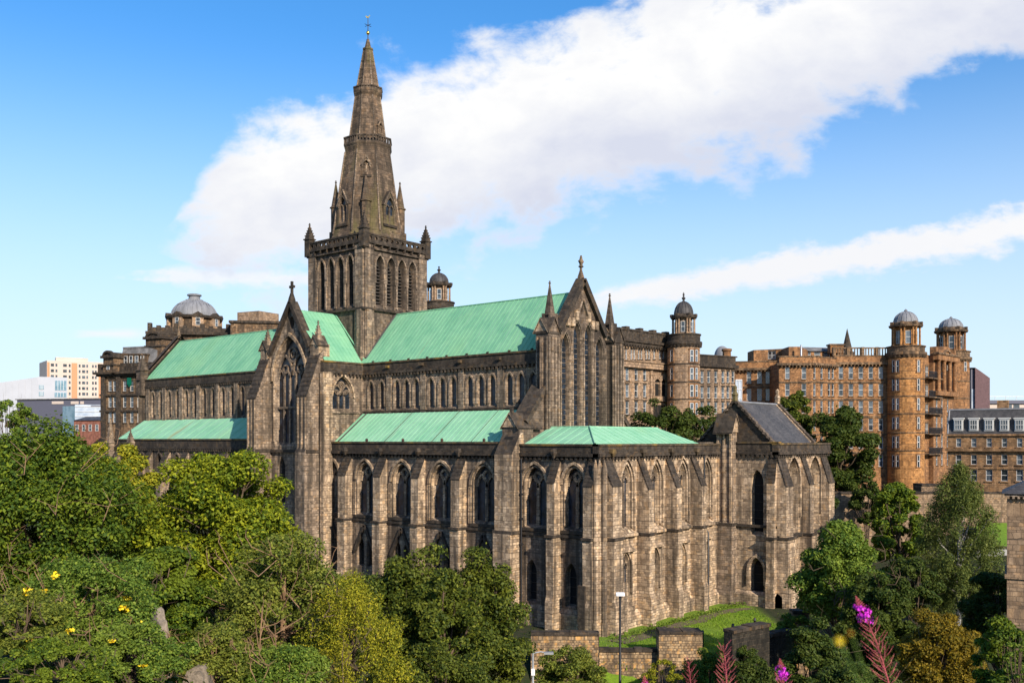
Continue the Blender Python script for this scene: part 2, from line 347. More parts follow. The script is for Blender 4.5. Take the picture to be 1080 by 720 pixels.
    def build(s, name, mats, parent=None, origin=None):
        me = bpy.data.meshes.new(name)
        if origin is None:
            a = np.array(s.v); origin = Vector(((a[:, 0].min() + a[:, 0].max()) / 2, (a[:, 1].min() + a[:, 1].max()) / 2, a[:, 2].min()))
        ox, oy, oz = origin
        me.from_pydata([(x - ox, y - oy, z - oz) for x, y, z in s.v], [], s.f)
        me.polygons.foreach_set('material_index', s.m); me.polygons.foreach_set('use_smooth', s.sm)
        for k in (mats if isinstance(mats, (list, tuple)) else [mats]): me.materials.append(MATS[k])
        me.update()
        o = bpy.data.objects.new(name, me); COL.objects.link(o)
        o['wl'] = tuple(origin)
        if parent is not None:
            o.parent = parent; o.location = Vector(origin) - Vector(parent['wl'])
        else: o.location = origin
        return o

def tag(o, label, cat, group=None, kind=None):
    if label: o['label'] = label
    if cat: o['category'] = cat
    if group: o['group'] = group
    if kind: o['kind'] = kind
    return o
def thing(name, loc, label, cat, group=None):
    o = bpy.data.objects.new(name, None); COL.objects.link(o); o.location = loc; o['wl'] = tuple(loc); o.empty_display_size = 1
    return tag(o, label, cat, group)
def structure(o): o['kind'] = 'structure'; return o

class Fr:       # a vertical wall plane: a runs along it, b is height, c stands proud of it
    def __init__(s, o, u, n): s.o = Vector((o[0], o[1], 0)); s.u = Vector((u[0], u[1], 0)).normalized(); s.n = Vector((n[0], n[1], 0)).normalized()
    def p(s, a, b, c=0.0): q = s.o + s.u * a + s.n * c; return (q.x, q.y, b)
    def off(s, c): q = s.o + s.n * c; return Fr((q.x, q.y), s.u, s.n)
def ground_pt(px, t): d = FW + RT * ((px - 540) / FPX); q = EYE + d * t; return q.x, q.y
def zat(py, t): return EYE.z + (HOR - py) / FPX * t
def fr_between(px0, t0, px1, t1):
    a = Vector((*ground_pt(px0, t0), 0)); b = Vector((*ground_pt(px1, t1), 0)); u = (b - a); L = u.length; u.normalize()
    n = Vector((u.y, -u.x, 0)); n = n if n.dot(FW) < 0 else -n
    return Fr(a, u, n), L
def hit(fr, px, py):
    d = FW + RT * ((px - 540) / FPX); t = (fr.o - EYE).dot(fr.n) / d.dot(fr.n); q = EYE + d * t
    return (q - fr.o).dot(fr.u), EYE.z + (HOR - py) / FPX * t

def arch(a, b, w, h, k=1.0, seg=7):
    r = w * k; th = math.acos(max(-1, min(1, (r - w / 2) / r))); rise = r * sin(th); hs = h - rise
    R = [(a + w / 2 - r + r * cos(th * i / seg), b + hs + r * sin(th * i / seg)) for i in range(seg + 1)]
    L = [(2 * a - x, y) for x, y in reversed(R[:-1])]
    return [(a - w / 2, b), (a + w / 2, b)] + R + L
def arcpart(a, b, w, h, k=1.0, seg=7): return arch(a, b, w, h, k, seg)[2:]
def hood(mb, fr, a, b, w, h, k, d0, d1, c1, m=0, legs=0.0, c0=0.0):
    i = arcpart(a, b, w + 2 * d0, h + d0 * 1.25, k); o = arcpart(a, b, w + 2 * d1, h + d1 * 1.25, k)
    if legs: i = [(i[0][0], i[0][1] - legs)] + i + [(i[-1][0], i[-1][1] - legs)]; o = [(o[0][0], o[0][1] - legs)] + o + [(o[-1][0], o[-1][1] - legs)]
    n = len(i); I = [fr.p(x, y, c1) for x, y in i]; O = [fr.p(x, y, c1) for x, y in o]; Ib = [fr.p(x, y, c0) for x, y in i]; Ob = [fr.p(x, y, c0) for x, y in o]
    mb.add(I + O + Ib + Ob, [f for q in range(n - 1) for f in ((q, q + 1, n + q + 1, n + q), (n + q, n + q + 1, 3 * n + q + 1, 3 * n + q), (q, 2 * n + q, 2 * n + q + 1, q + 1))] + [(0, n, 3 * n, 2 * n), (n - 1, 3 * n - 1, 4 * n - 1, 2 * n - 1)], m)

def window(fr, a, b, w, h, k, depth, parent, lights=1, stone_m='stone_mid', pane='leaded_glass', louvre=False, bw=.16, saddle=.9, transom=None, bar_m='iron_black'):
    """glazing and tracery set at the back of an arched opening"""
    mb = MB(); c = -depth + .02
    mb.add([fr.p(x, y, c) for x, y in arch(a, b, w, h, k)], [tuple(range(len(arch(a, b, w, h, k))))], 0)
    r = w * k; rise = sqrt(max(0, r * r - (r - w / 2) ** 2)); hs = h - rise
    c0, c1 = c, c + .2
    if louvre:
        z = b + .3
        while z < b + hs + rise * .5:
            lw = w if z < b + hs else w * (1 - (z - b - hs) / rise) * .9
            mb.add([fr.p(a - lw / 2, z, c + .03), fr.p(a + lw / 2, z, c + .03), fr.p(a + lw / 2, z - .22, c + .28), fr.p(a - lw / 2, z - .22, c + .28)], [(0, 1, 2, 3)], 1)
            z += .42
    elif lights == 1:
        z = b + saddle
        while z < b + h * .9: mb.bar(fr, [(a - w * .48 * (1 if z < b + hs else .6), z), (a + w * .48 * (1 if z < b + hs else .6), z)], .05, c, c + .05, 1); z += saddle
    if lights > 1:
        lw = w / lights
        if lights == 2: sub = hs - .1 * h * .3
        else: sub = hs
        for i in range(1, lights):
            x = a - w / 2 + lw * i; mb.bar(fr, [(x, b), (x, b + sub)], bw, c0, c1, 1)
        for i in range(lights):
            x = a - w / 2 + lw * (i + .5); hh = lw * .9
            mb.bar(fr, arcpart(x, b + sub - .01, lw, hh, 1.0, 5), bw * .8, c0, c1 - .02, 1)
        def circ(cx, cz, rr, wd): mb.bar(fr, [(cx + rr * cos(2 * pi * q / 14), cz + rr * sin(2 * pi * q / 14)) for q in range(15)], wd, c0, c1 - .015, 1)
        if lights == 2:
            circ(a, b + sub + rise * .58, w * .17, bw * .7)
        else:
            for s_ in (-1, 1): mb.bar(fr, arcpart(a + s_ * w / 4, b + sub, w / 2, w * .5, 1.0, 6), bw, c0, c1 + .02, 1)
            circ(a, b + sub + rise * .62, w * .15, bw)
            for s_ in (-1, 1): circ(a + s_ * w / 4, b + sub + w * .2, w * .085, bw * .7)
            circ(a, b + sub + rise * .62, w * .06, bw * .6)
        if transom: mb.bar(fr, [(a - w / 2, transom), (a + w / 2, transom)], .28, c0, c1 + .05, 1)
    mats = [pane, stone_m if lights > 1 else ('louvre_wood' if louvre else bar_m)]
    return mb.build('window', mats, parent)

def roof_plane(mb, bl, br_, tr, tl, sp=.65, m=0, rib=.05):
    """copper sheet with standing seams running up the slope"""
    bl, br_, tr, tl = map(Vector, (bl, br_, tr, tl)); mb.quad(bl, br_, tr, tl, m)
    e = (br_ - bl); L = e.length; e.normalize(); st, et = (tl - bl).dot(e), (tr - bl).dot(e)
    nrm = (br_ - bl).cross(tl - bl).normalized(); nrm = nrm if nrm.z > 0 else -nrm
    up0 = (tl - bl) - e * st; s = sp * .5
    while s < L or s < et:
        r0, r1 = 0.0, 1.0
        if st > 0 and s < st: r1 = s / st
        if st < 0 and s < 0: r0 = s / st
        if et < L and s > et: r1 = (L - s) / (L - et)
        if et > L and s > L: r0 = (s - L) / (et - L)
        if r1 - r0 > .03:
            p = bl + e * s + up0 * r0; q = bl + e * s + up0 * r1; w = e * .022; h = nrm * rib * .75
            mb.add([p - w, p + w, p + w + h, p - w + h, q - w, q + w, q + w + h, q - w + h], [(3, 2, 6, 7), (0, 3, 7, 4), (1, 5, 6, 2), (0, 1, 2, 3)], m)
        s += sp
def ridge_roll(mb, a, b, r=.09, m=0): mb.tube([a, b], [r, r], 6, m)
def corbels(mb, fr, a0, a1, b, m=0, sp=.55, w=.26, h=.3, c=.28):
    a = a0 + sp / 2
    while a < a1: mb.fbox(fr, a - w / 2, a + w / 2, -.05, c, b - h, b, m); a += sp
def pinnacle(mb, x, y, z0, z1, z2, w, m=0, crockets=True, n=4, rot=pi / 4):
    """square shaft z0-z1, cap moulding, pyramid up to z2 with a knop"""
    k = w / sqrt(2)
    mb.lathe(x, y, [(k, z0), (k, z1 - .12), (k * 1.25, z1 - .08), (k * 1.25, z1 + .06), (k * .95, z1 + .1), (k * .12, z2 - .35)], n, m, rot)
    mb.lathe(x, y, [(.06, z2 - .36), (.17, z2 - .25), (.05, z2 - .12), (.13, z2 - .06), (.03, z2)], 6, m)
    if crockets:
        for q in range(1, 5):
            f_ = q / 5; r = k * .95 * (1 - f_) + .05; z = z1 + .1 + (z2 - z1 - .5) * f_
            for j in range(n):
                an = rot + 2 * pi * j / n; mb.box(x + r * cos(an) - .06, x + r * cos(an) + .06, y + r * sin(an) - .06, y + r * sin(an) + .06, z - .05, z + .12, m)

# ------------------------------------------------------------------ terrain
def ss(x, a, b): t = np.clip((x - a) / (b - a), 0, 1); return t * t * (3 - 2 * t)
WALL_T = 79.0
def terrain(x, y):
    x = np.asarray(x, float); y = np.asarray(y, float)
    dx, dy = x - EYE.x, y - EYE.y; t = dx * FW.x + dy * FW.y; r = dx * RT.x + dy * RT.y
    far = 2.0 + 7.0 * np.maximum(ss(-x, -22, 12), ss(y, 27, 75))
    near = np.where(t < 2.5, 18.1, 18.1 - .30 * (t - 2.5))
    near = np.maximum(near, np.where(t < 30, near, 9.85 - .42 * (t - 30)))
    near = np.maximum(near, -1.0)
    near = near + 3.0 * ss(-r, 2, 14) * ss(t, 10, 22) * (1 - ss(t, 40, 62)) - 2.0 * ss(r, 5, 20) * ss(t, 6, 20) * (1 - ss(t, 40, 60))
    # the lawn's edge: a retaining wall on the right, an overgrown bank further left
    bank = ss(t, WALL_T - .2, WALL_T + .2)
    soft = ss(t, 66, 86); kl = ss(-r, 2, 12)
    k = bank * (1 - kl) + soft * kl
    kr = ss(r, 24, 32); k = k * (1 - kr) + ss(t, 62, 92) * kr
    z = near * (1 - k) + far * k
    return z
def tz(x, y): return float(terrain(x, y))
def make_ground():
    # finer cells near the cathedral, coarse ones out to the horizon
    def axis(c, n1, s1):
        a = list(np.arange(-n1, n1 + .1, s1)); g = s1; v = a[-1]
        while v < 5000: g *= 1.35; v += g; a.append(v)
        neg = [-q for q in a if q > n1]; return np.array(sorted(neg) + a) + c
    X, Y = axis(30, 150, 1.6), axis(0, 150, 1.6); gx, gy = np.meshgrid(X, Y, indexing='ij'); gz = terrain(gx, gy)
    rng = np.random.default_rng(3); gz = gz + rng.normal(0, .03, gz.shape)
    nx, ny = len(X), len(Y); idx = np.arange(nx * ny).reshape(nx, ny)
    faces = np.stack([idx[:-1, :-1], idx[1:, :-1], idx[1:, 1:], idx[:-1, 1:]], -1).reshape(-1, 4)
    me = bpy.data.meshes.new('ground'); me.from_pydata(np.stack([gx, gy, gz], -1).reshape(-1, 3).tolist(), [], faces.tolist())
    me.polygons.foreach_set('use_smooth', [True] * len(me.polygons))
    m, nt, b, out = newmat('grass')
    P = pos(nt); n1 = noise(nt, P, .25, 5); n2 = noise(nt, P, 6, 6, .7); n3 = noise(nt, pos(nt, (.3, .3, .3)), 1, 6, .65)
    c = mixc(nt, sstep(nt, n1, .35, .65), (.14, .24, .012), (.21, .30, .022)); c = mixc(nt, M(nt, 'MULTIPLY', sstep(nt, n2, .35, .7), .6), c, (.06, .11, .015))
    c = mixc(nt, M(nt, 'MULTIPLY', sstep(nt, n3, .60, .70), .75), c, (.20, .15, .09))
    # mown turf only on the kirkyard lawns; leaf litter and undergrowth on the slopes
    sp = N(nt, 'ShaderNodeSeparateXYZ'); lk(nt, N(nt, 'ShaderNodeNewGeometry').outputs['Position'], sp.inputs[0])
    tt = M(nt, 'ADD', M(nt, 'MULTIPLY', sp.outputs[0], FW.x), M(nt, 'MULTIPLY', sp.outputs[1], FW.y)); rr = M(nt, 'ADD', M(nt, 'MULTIPLY', sp.outputs[0], RT.x), M(nt, 'MULTIPLY', sp.outputs[1], RT.y))
    t0 = EYE.x * FW.x + EYE.y * FW.y; r0 = EYE.x * RT.x + EYE.y * RT.y
    ml = M(nt, 'MULTIPLY', M(nt, 'MULTIPLY', sstep(nt, tt, t0 + 77, t0 + 78.5), sstep(nt, rr, r0 + 3, r0 + 6)), sstep(nt, rr, r0 + 27, r0 + 25))
    n4 = noise(nt, P, 1.5, 6, .7); rough = mixc(nt, sstep(nt, n4, .4, .65), (.022, .034, .008), (.045, .038, .018)); c = mixc(nt, ml, rough, c)
    lk(nt, c, b.inputs['Base Color']); b.inputs['Roughness'].default_value = .95; bump(nt, n2, .9, .12, b)
    me.materials.append(m); o = bpy.data.objects.new('ground', me); COL.objects.link(o); structure(o)
make_ground()

# ------------------------------------------------------------------ the cathedral
FS = lambda y: Fr((0, y), (1, 0), (0, -1))      # south-facing wall at y: a = x
FE = lambda x: Fr((x, 0), (0, 1), (1, 0))       # east-facing wall at x: a = y
FN = lambda y: Fr((0, y), (-1, 0), (0, 1))
FWs = lambda x: Fr((x, 0), (0, -1), (-1, 0))
def rect(a0, a1, b0, b1): return [(a0, b0), (a1, b0), (a1, b1), (a0, b1)]

def parapet(mb, fr, a0, a1, b0, b1, m=0, m2=1, corb=True, c=.3):
    """corbel table, cornice, plain parapet and coping along a wall head"""
    mb.fbox(fr, a0, a1, -.4, c, b0, b0 + .3, m); mb.fbox(fr, a0, a1, -.4, c - .12, b0 + .3, b1 - .22, m)
    mb.fbox(fr, a0, a1, -.45, c, b1 - .2, b1, m2)
    if corb: corbels(mb, fr, a0, a1, b0, m)

def buttress(parent, fr, a, w, top, slope_b, c1, string_b, c2, zg, wall_c=0.0, mats=('stone_pale', 'stone_black')):
    mb = MB()
    prof = [(wall_c - .1, top), (c1, slope_b), (c1, string_b + .2), (c2 - .05, string_b - .15), (c2 - .1, 5.2 if zg < 4 else zg + 3), (c2 + .1, 4.6 if zg < 4 else zg + 2), (c2 + .1, zg), (wall_c - .1, zg)]
    mb.prism(fr, prof, a - w / 2, a + w / 2, 0, 1)
    L = sqrt((c1 - wall_c) ** 2 + (top - slope_b) ** 2); nst = int(L / .38)          # stepped weathering stones
    for q in range(nst):
        f0, f1 = q / nst, (q + 1) / nst
        mb.prism(fr, [(wall_c + (c1 - wall_c) * f0, top - (top - slope_b) * f0 + .06), (wall_c + (c1 - wall_c) * f1 + .05, top - (top - slope_b) * f1 + .10), (wall_c + (c1 - wall_c) * f1 + .05, top - (top - slope_b) * f1), (wall_c + (c1 - wall_c) * f0, top - (top - slope_b) * f0 - .05)], a - w / 2 - .05, a + w / 2 + .05, 1)
    mb.fbox(fr, a - w / 2 - .1, a + w / 2 + .1, 0, c2 + .1, string_b - .12, string_b + .12, 1)
    return mb.build('buttress', mats, parent)

def gablet_cap(mb, fr, a, w, c0, c1, b0, b1, m=0, mr=1):
    """small saddle roof with a gable facing out from the wall"""
    mb.prism(Fr(fr.p(a, 0, 0)[:2], fr.n, fr.u), [(-w / 2, b0), (0, b1), (w / 2, b0)], c0, c1, m)
    A = lambda s_, c, b: fr.p(a + s_ * (w / 2 + .12), b, c)
    for s_ in (-1, 1):
        mb.add([A(s_, c0, b0 - .1), A(s_, c1 + .15, b0 - .1), fr.p(a, b1 + .08, c1 + .15), fr.p(a, b1 + .08, c0)], [(0, 1, 2, 3)], mr)
        mb.add([A(s_, c0, b0 - .22), A(s_, c1 + .15, b0 - .22), fr.p(a, b1 - .06, c1 + .15), fr.p(a, b1 - .06, c0)], [(0, 1, 2, 3)], mr)
        mb.add([A(s_, c1 + .15, b0 - .1), fr.p(a, b1 + .08, c1 + .15), fr.p(a, b1 - .06, c1 + .15), A(s_, c1 + .15, b0 - .22)], [(0, 1, 2, 3)], m)

def coping(mb, fr, p0, p1, w=.5, c0=-.45, c1=.3, m=0): mb.bar(fr, [p0, p1], w, c0, c1, m)

def build_cathedral():
    C = thing('cathedral', (0, 0, 5), 'huge soot-stained medieval stone cathedral with green copper roofs and a tall central spire', 'cathedral')
    # ---------------- crossing tower
    mb = MB(); wins = []
    faces = [(FS(-5.35), 1), (FE(5.35), 1), (FN(5.35), 1), (FWs(-5.35), 1)]
    for i, (fr, _) in enumerate(faces):
        hs_ = []
        for a in (-2.8, -.93, .93, 2.8): hs_.append(arch(a, 36.7, 1.25, 6.4, 1.1)); wins.append((fr, a, i))
        mb.panel(fr, rect(-5.35, 5.35, 26 if i < 2 else 9, 44.6), hs_, .75, 0, .74)
        for a in (-2.8, -.93, .93, 2.8): hood(mb, fr, a, 36.7, 1.25, 6.4, 1.1, .04, .26, .16, 2, 2.2)
        for a in (-3.74, -1.865, 0, 1.865, 3.74): mb.fbox(fr, a - .13, a + .13, -.02, .2, 36.7, 42.0, 2)      # shafts
        for sgn in (-1, 1):
            mb.fbox(fr, sgn * 4.62 - .72, sgn * 4.62 + .72, -.05, .25, 26, 44.4, 3)
            mb.fbox(fr, sgn * 4.8 - .4, sgn * 4.8 + .4, .2, .42, 26, 36.2, 3)
        mb.fbox(fr, -5.6, 5.6, -.05, .36, 36.15, 36.45, 1)
        mb.fbox(fr, -5.6, 5.6, -.05, .3, 43.75, 43.95, 0)
    tower = mb.build('tower', ['stone_sooty', 'stone_black', 'stone_mid', 'stone_mid'], C)
    for fr, a, i in wins: window(fr, a, 36.72, .98, 6.1, 1.1, .7, tower, louvre=(i == 1 or a == 5), pane='dark_void')
    mb = MB()                                                                        # pierced parapet
    for fr, _ in faces:
        fo = fr.off(.3); hl = []
        for k in range(11): hl.append([(-4.5 + .9 * k + .26 * cos(2 * pi * q / 8), 45.12 + .24 * sin(2 * pi * q / 8)) for q in range(8)])
        mb.panel(fo, rect(-5.65, 5.65, 44.75, 45.5), hl, .28, 0, 1.0); mb.panel(fo.off(-.28), rect(-5.37, 5.37, 44.75, 45.5), hl, .01, 0, 1.0)
        mb.fbox(fr, -5.75, 5.75, -.1, .42, 44.42, 44.75, 0); mb.fbox(fr, -5.7, 5.7, 0, .38, 45.5, 45.7, 0)
        for k in range(7): mb.bar(fr, [(-3.9 + 1.3 * k, 44.42), (-4.05 + 1.3 * k, 44.05)], .12, .1, .45, 0)     # gargoyle spouts
    mb.box(-5.3, 5.3, -5.3, 5.3, 44.5, 44.8, 0)
    mb.build('tower_parapet', ['stone_black'], C)
    for sx in (-1, 1):
        for sy in (-1, 1):
            mb = MB(); pinnacle(mb, sx * 5.35, sy * 5.35, 43.9, 46.2, 48.35, .95); mb.build('pinnacle', ['stone_black'], C)
    # ---------------- spire (octagon, faces square to the axes)
    K = 1 / cos(pi / 8); rot = pi / 8
    def ring(ap, z): return (ap * K, z)
    mb = MB()
    mb.lathe(0, 0, [ring(5.0, 44.7), ring(4.35, 46.6), ring(4.15, 47.8), ring(2.87, 57.4)], 8, 0, rot)
    mb.lathe(0, 0, [ring(2.86, 57.4), ring(2.93, 58.0), ring(3.05, 58.25), ring(3.05, 58.42), ring(2.5, 58.42)], 8, 0, rot)
    mb.lathe(0, 0, [ring(2.42, 58.3), ring(1.62, 64.9)], 8, 0, rot)
    mb.lathe(0, 0, [ring(1.62, 64.8), ring(1.80, 65.2), ring(1.84, 65.5), ring(1.84, 65.75), ring(1.5, 65.8)], 8, 0, rot)
    mb.lathe(0, 0, [ring(1.46, 65.6), ring(.58, 71.1), ring(.66, 71.2), ring(.66, 71.4), ring(.42, 71.5), ring(.16, 72.65)], 8, 0, rot)
    for z, w in ((67.3, .15), (68.5, .2), (69.6, .15)):
        ap = 1.46 - (z - 65.6) / 5.5 * .88; mb.lathe(0, 0, [ring(ap + .02, z - w), ring(ap + .07, z - w / 2), ring(ap + .07, z + w / 2), ring(ap - .03, z + w)], 8, 0, rot)
    for i in range(8):                                                                 # ribs on the arrises
        an = rot + i * pi / 4; c_, s_ = cos(an), sin(an)
        for (a0, z0), (a1, z1) in (((4.35, 46.6), (2.87, 57.4)), ((2.42, 58.5), (1.62, 64.9)), ((1.46, 65.8), (.58, 71.1))):
            mb.tube([(a0 * K * c_, a0 * K * s_, z0), (a1 * K * c_, a1 * K * s_, z1)], [.15 if a0 > 4 else .1, .11 if a0 > 4 else .07], 5, 2)
    spire = mb.build('spire', ['stone_spire', 'stone_black', 'stone_mid'], C)
    for ap, z0, z1, n in ((3.02, 58.4, 59.3, 6), (1.82, 65.7, 66.1, 4)):                # two galleries of pierced parapet
        mb = MB()
        for i in range(8):
            an = i * pi / 4; fr = Fr((ap * cos(an), ap * sin(an)), (-sin(an), cos(an)), (cos(an), sin(an))); hw = ap * math.tan(pi / 8)
            hl = [rect(-hw + (j + .25) * 2 * hw / n, -hw + (j + .8) * 2 * hw / n, z0 + .15, z1 - .2) for j in range(n)]
            mb.panel(fr, rect(-hw, hw, z0, z1), hl, .18, 0, 1.0); mb.fbox(fr, -hw, hw, -.22, .06, z1 - .16, z1, 0)
        mb.build('spire_gallery', ['stone_sooty'], C)
    def lucarne(an, ap, z0, w, h, gable, z_slope):
        fr = Fr((ap * cos(an), ap * sin(an)), (-sin(an), cos(an)), (cos(an), sin(an))); m_ = MB()
        hl = arch(0, z0, w, h, 1.15); top = z0 + h + gable
        m_.panel(fr, [(-w * .78, z0 - .3), (w * .78, z0 - .3), (w * .78, z0 + h * .7), (0, top), (-w * .78, z0 + h * .7)], [hl], .3, 0, .9)
        for s_ in (-1, 1):
            m_.add([fr.p(s_ * w * .78, z0 - .3, 0), fr.p(s_ * w * .78, z0 + h * .7, 0), fr.p(s_ * w * .78, z0 + h * .7, -z_slope), fr.p(s_ * w * .78, z0 - .3, -z_slope)], [(0, 1, 2, 3)], 0)
            m_.add([fr.p(s_ * w * .84, z0 + h * .7, .08), fr.p(0, top + .08, .08), fr.p(0, top + .08, -z_slope), fr.p(s_ * w * .84, z0 + h * .7, -z_slope)], [(0, 1, 2, 3)], 1)
            m_.bar(fr, [(s_ * w * .8, z0 + h * .7 - .1), (0, top + .02)], .16, -.05, .14, 2)
        m_.fbox(fr, -w * .85, w * .85, -.6, .18, z0 - .55, z0 - .25, 1)
        hood(m_, fr, 0, z0, w, h, 1.15, .03, .16, .1, 2)
        o = m_.build('lucarne', ['stone_spire', 'stone_black', 'stone_mid'], spire); 
        mw = MB(); c = -.25; mw.add([fr.p(x, y, c) for x, y in hl], [tuple(range(len(hl)))], 0); mw.bar(fr, [(0, z0), (0, z0 + h * .62)], .14, c, c + .2, 1)
        for s_ in (-1, 1): mw.bar(fr, arcpart(s_ * w / 4, z0 + h * .5, w / 2, w * .5), .1, c, c + .18, 1)
        mw.build('window', ['leaded_glass', 'stone_mid'], spire)
    for an in (-pi / 2, 0, pi / 2, pi): lucarne(an, 4.25, 47.9, 1.35, 3.2, .9, 1.6)
    for an in (-pi / 4, 3 * pi / 4): lucarne(an, 3.32, 54.2, .8, 1.6, .6, .6)
    for an in (0, pi): lucarne(an, 2.4, 59.9, .55, 1.25, .25, .45)
    for sx in (-1, 1):
        for sy in (-1, 1):
            mb = MB(); pinnacle(mb, sx * 2.95, sy * 2.95, 44.8, 50.4, 54.0, .9, crockets=False, n=8, rot=0)
            mb.box(sx * 2.95 - .6, sx * 2.95 + .6, sy * 2.95 - .6, sy * 2.95 + .6, 44.8, 47.2); mb.build('pinnacle', ['stone_spire'], C)
    mb = MB(); mb.tube([(0, 0, 72.4), (0, 0, 75.6)], [.07, .04], 6, 1); mb.lathe(0, 0, [(.02, 73.2), (.2, 73.35), (.24, 73.5), (.18, 73.68), (.02, 73.8)], 10, 0, 0, True)
    mb.tube([(-.55, 0, 74.5), (.55, 0, 74.5)], [.035, .035], 5, 1); mb.tube([(0, -.55, 74.5), (0, .55, 74.5)], [.035, .035], 5, 1)
    mb.extrude(Fr((0, 0), RT[:2], (-FW.x, -FW.y)), [(-.3, 75.65), (-.25, 75.8), (-.12, 75.65), (.07, 75.63), (.15, 75.8), (.23, 75.83), (.29, 75.76), (.2, 75.7), (.12, 75.5), (-.06, 75.45), (-.2, 75.5)], -.03, .03, 0)
    mb.build('weather_vane', ['gold', 'iron_black'], C)

    # ---------------- choir: clerestory, roof
    fr = FS(-6); mb = MB(); cw = []
    for a in (12.04, 13.68, 15.33, 17.75, 19.5, 21.25, 23.75, 25.4, 27.06, 29.48, 31.1, 32.75): cw.append((a, .9))
    cw += [(7.45, .82), (9.35, .82)]
    mb.panel(fr, rect(6, 34, 22.6, 28), [arch(a, 23.7, w, 3.35, 1.2) for a, w in cw], .24, 0, .9)
    for a, w in cw: hood(mb, fr, a, 23.7, w, 3.35, 1.2, .06, .26, .13, 0, 2.1)
    for a in (10.7, 16.5, 22.5, 28.3): mb.fbox(fr, a - .42, a + .42, -.05, .17, 22.8, 27.75, 1)
    mb.fbox(fr, 6, 34, -.05, .18, 23.35, 23.55, 2); mb.fbox(fr, 6, 34, 0, .25, 23.1, 23.25, 2)
    mb.quad((6, 6, 20), (34, 6, 20), (34, 6, 29), (6, 6, 29)); mb.quad((6, 6, 9), (34, 6, 9), (34, 6, 20), (6, 6, 20))
    wall = mb.build('choir_clerestory', ['stone_mid', 'stone_mid', 'stone_black'], C)
    for a, w in cw: window(fr, a, 23.72, w * .94, 3.25, 1.2, .22, wall)
    mb = MB(); parapet(mb, fr, 6.1, 33.2, 27.95, 29.4); 
    for a in (10.7, 16.5, 22.5, 28.3): mb.fbox(fr, a - .2, a + .2, .2, .55, 28.6, 28.9, 1)
    for q in range(9): mb.fbox(fr, 7.5 + q * 3.1, 7.8 + q * 3.1, -.35, -.05, 29.4, 29.62, 0)
    mb.build('choir_parapet', ['stone_black', 'stone_lichen'], C)
    mb = MB(); roof_plane(mb, (6.0, -6.1, 29.25), (34.2, -6.1, 29.25), (34.2, 0, 36), (5.3, 0, 36)); roof_plane(mb, (34.2, 6.1, 29.25), (6, 6.1, 29.25), (5.3, 0, 36), (34.2, 0, 36))
    mb.quad((5.3, -6.1, 29.25), (6.0, -6.1, 29.25), (5.3, 0, 36), (5.2, 0, 36)); ridge_roll(mb, (5, 0, 36.03), (34.2, 0, 36.03))
    mb.tube([(5.75, -5.4, 30.1), (5.42, -.1, 36)], [.12, .12], 5, 1)
    mb.build('choir_roof', ['verdigris_copper', 'lead_dark'], C)

    # ---------------- choir south aisle and ambulatory walls (continuous)
    fr = FS(-11); mb = MB()
    aw = [(6.3, 2.2), (12.1, 3.0), (18.2, 3.2), (24.25, 3.2), (30.3, 3.2), (37.0, 3.0), (41.75, 2.6)]
    low = [(a, .95) for x in aw for a in ((x[0] - .85, x[0] + .85) if x[0] < 36 else (x[0] - .3,))]
    hl = [arch(a, 11.5, w, 6.1, .72) for a, w in aw]
    hl2 = [arch(a, 4.2, 1.3, 4.2, 1.25) for a in (36.5, 41.3)] + [arch(a, 5.6, 1.2, 3.4, 1.25) for x in aw[:5] for a in (x[0] - .85, x[0] + .85)]
    mb.panel(fr, rect(5.0, 44.5, -2, 18.6), hl + hl2, .7, 0, .84)
    for a, w in aw:
        hood(mb, fr, a, 11.5, w, 6.1, .72, .08, .3, .22, 1, 0.0); hood(mb, fr, a, 11.5, w, 6.1, .72, -.16, -.04, .04, 1, 4, -.4)
        mb.fbox(fr, a - w / 2 - .2, a + w / 2 + .2, -.1, .22, 11.15, 11.42, 2)
        for s_ in (-1, 1):
            for e in (.2, .45): mb.fbox(fr, a + s_ * (w / 2 + e) - .07, a + s_ * (w / 2 + e) + .07, -.02, .13, 11.4, 15.2, 1)
    mb.fbox(fr, 5.0, 44.5, -.05, .2, 10.75, 11.0, 2)
    mb.prism(fr, [(0, 4.0), (.35, 3.5), (.35, -2), (0, -2)], 5.0, 44.5, 1)
    for x in aw[:5]:                                                                   # triangular heads over the lower lights
        for s_ in (-1, 1): mb.bar(fr, [(x[0] + s_ * 1.75, 7.2), (x[0], 10.3)], .3, -.05, .28, 2)
    aisle = mb.build('choir_aisle_wall', ['stone_mid', 'stone_pale', 'stone_black'], C)
    for a, w in aw: window(fr, a, 11.6, w * .87, 5.75, .76, .6, aisle, lights=2, bw=.36, stone_m='stone_pale')
    for h in hl2:
        a = (h[0][0] + h[1][0]) / 2; window(fr, a, h[0][1] + .03, (h[1][0] - h[0][0]) * .86, (max(y for x, y in h) - h[0][1]) * .95, 1.25, .68, aisle, pane='dark_void')
    mb = MB(); parapet(mb, fr, 5.0, 33.0, 18.45, 19.85, c=.45); parapet(mb, fr, 35.2, 44.7, 18.45, 19.65, c=.4)
    for a in (12.2, 18.2, 24.2, 30.2): mb.lathe(a, -10.9, [(.14, 19.8), (.17, 20.1), (.05, 20.2)], 6, 0)
    for a in (9.2, 15.2, 21.25, 27.25, 39.7): mb.lathe(a, -11.55, [(.1, 18.3), (.35, 18.75), (.3, 19.1), (.05, 19.2)], 6, 0)
    mb.build('aisle_parapet', ['stone_black', 'stone_lichen'], C)
    for a, w in ((9.2, 1.45), (15.2, 1.35), (21.25, 1.3), (27.25, 1.4), (39.7, 1.0)):
        buttress(C, fr, a, w * .86, 18.3, 15.9, 1.1, 10.9, 1.3, -1, mats=('stone_pale', 'stone_black'))
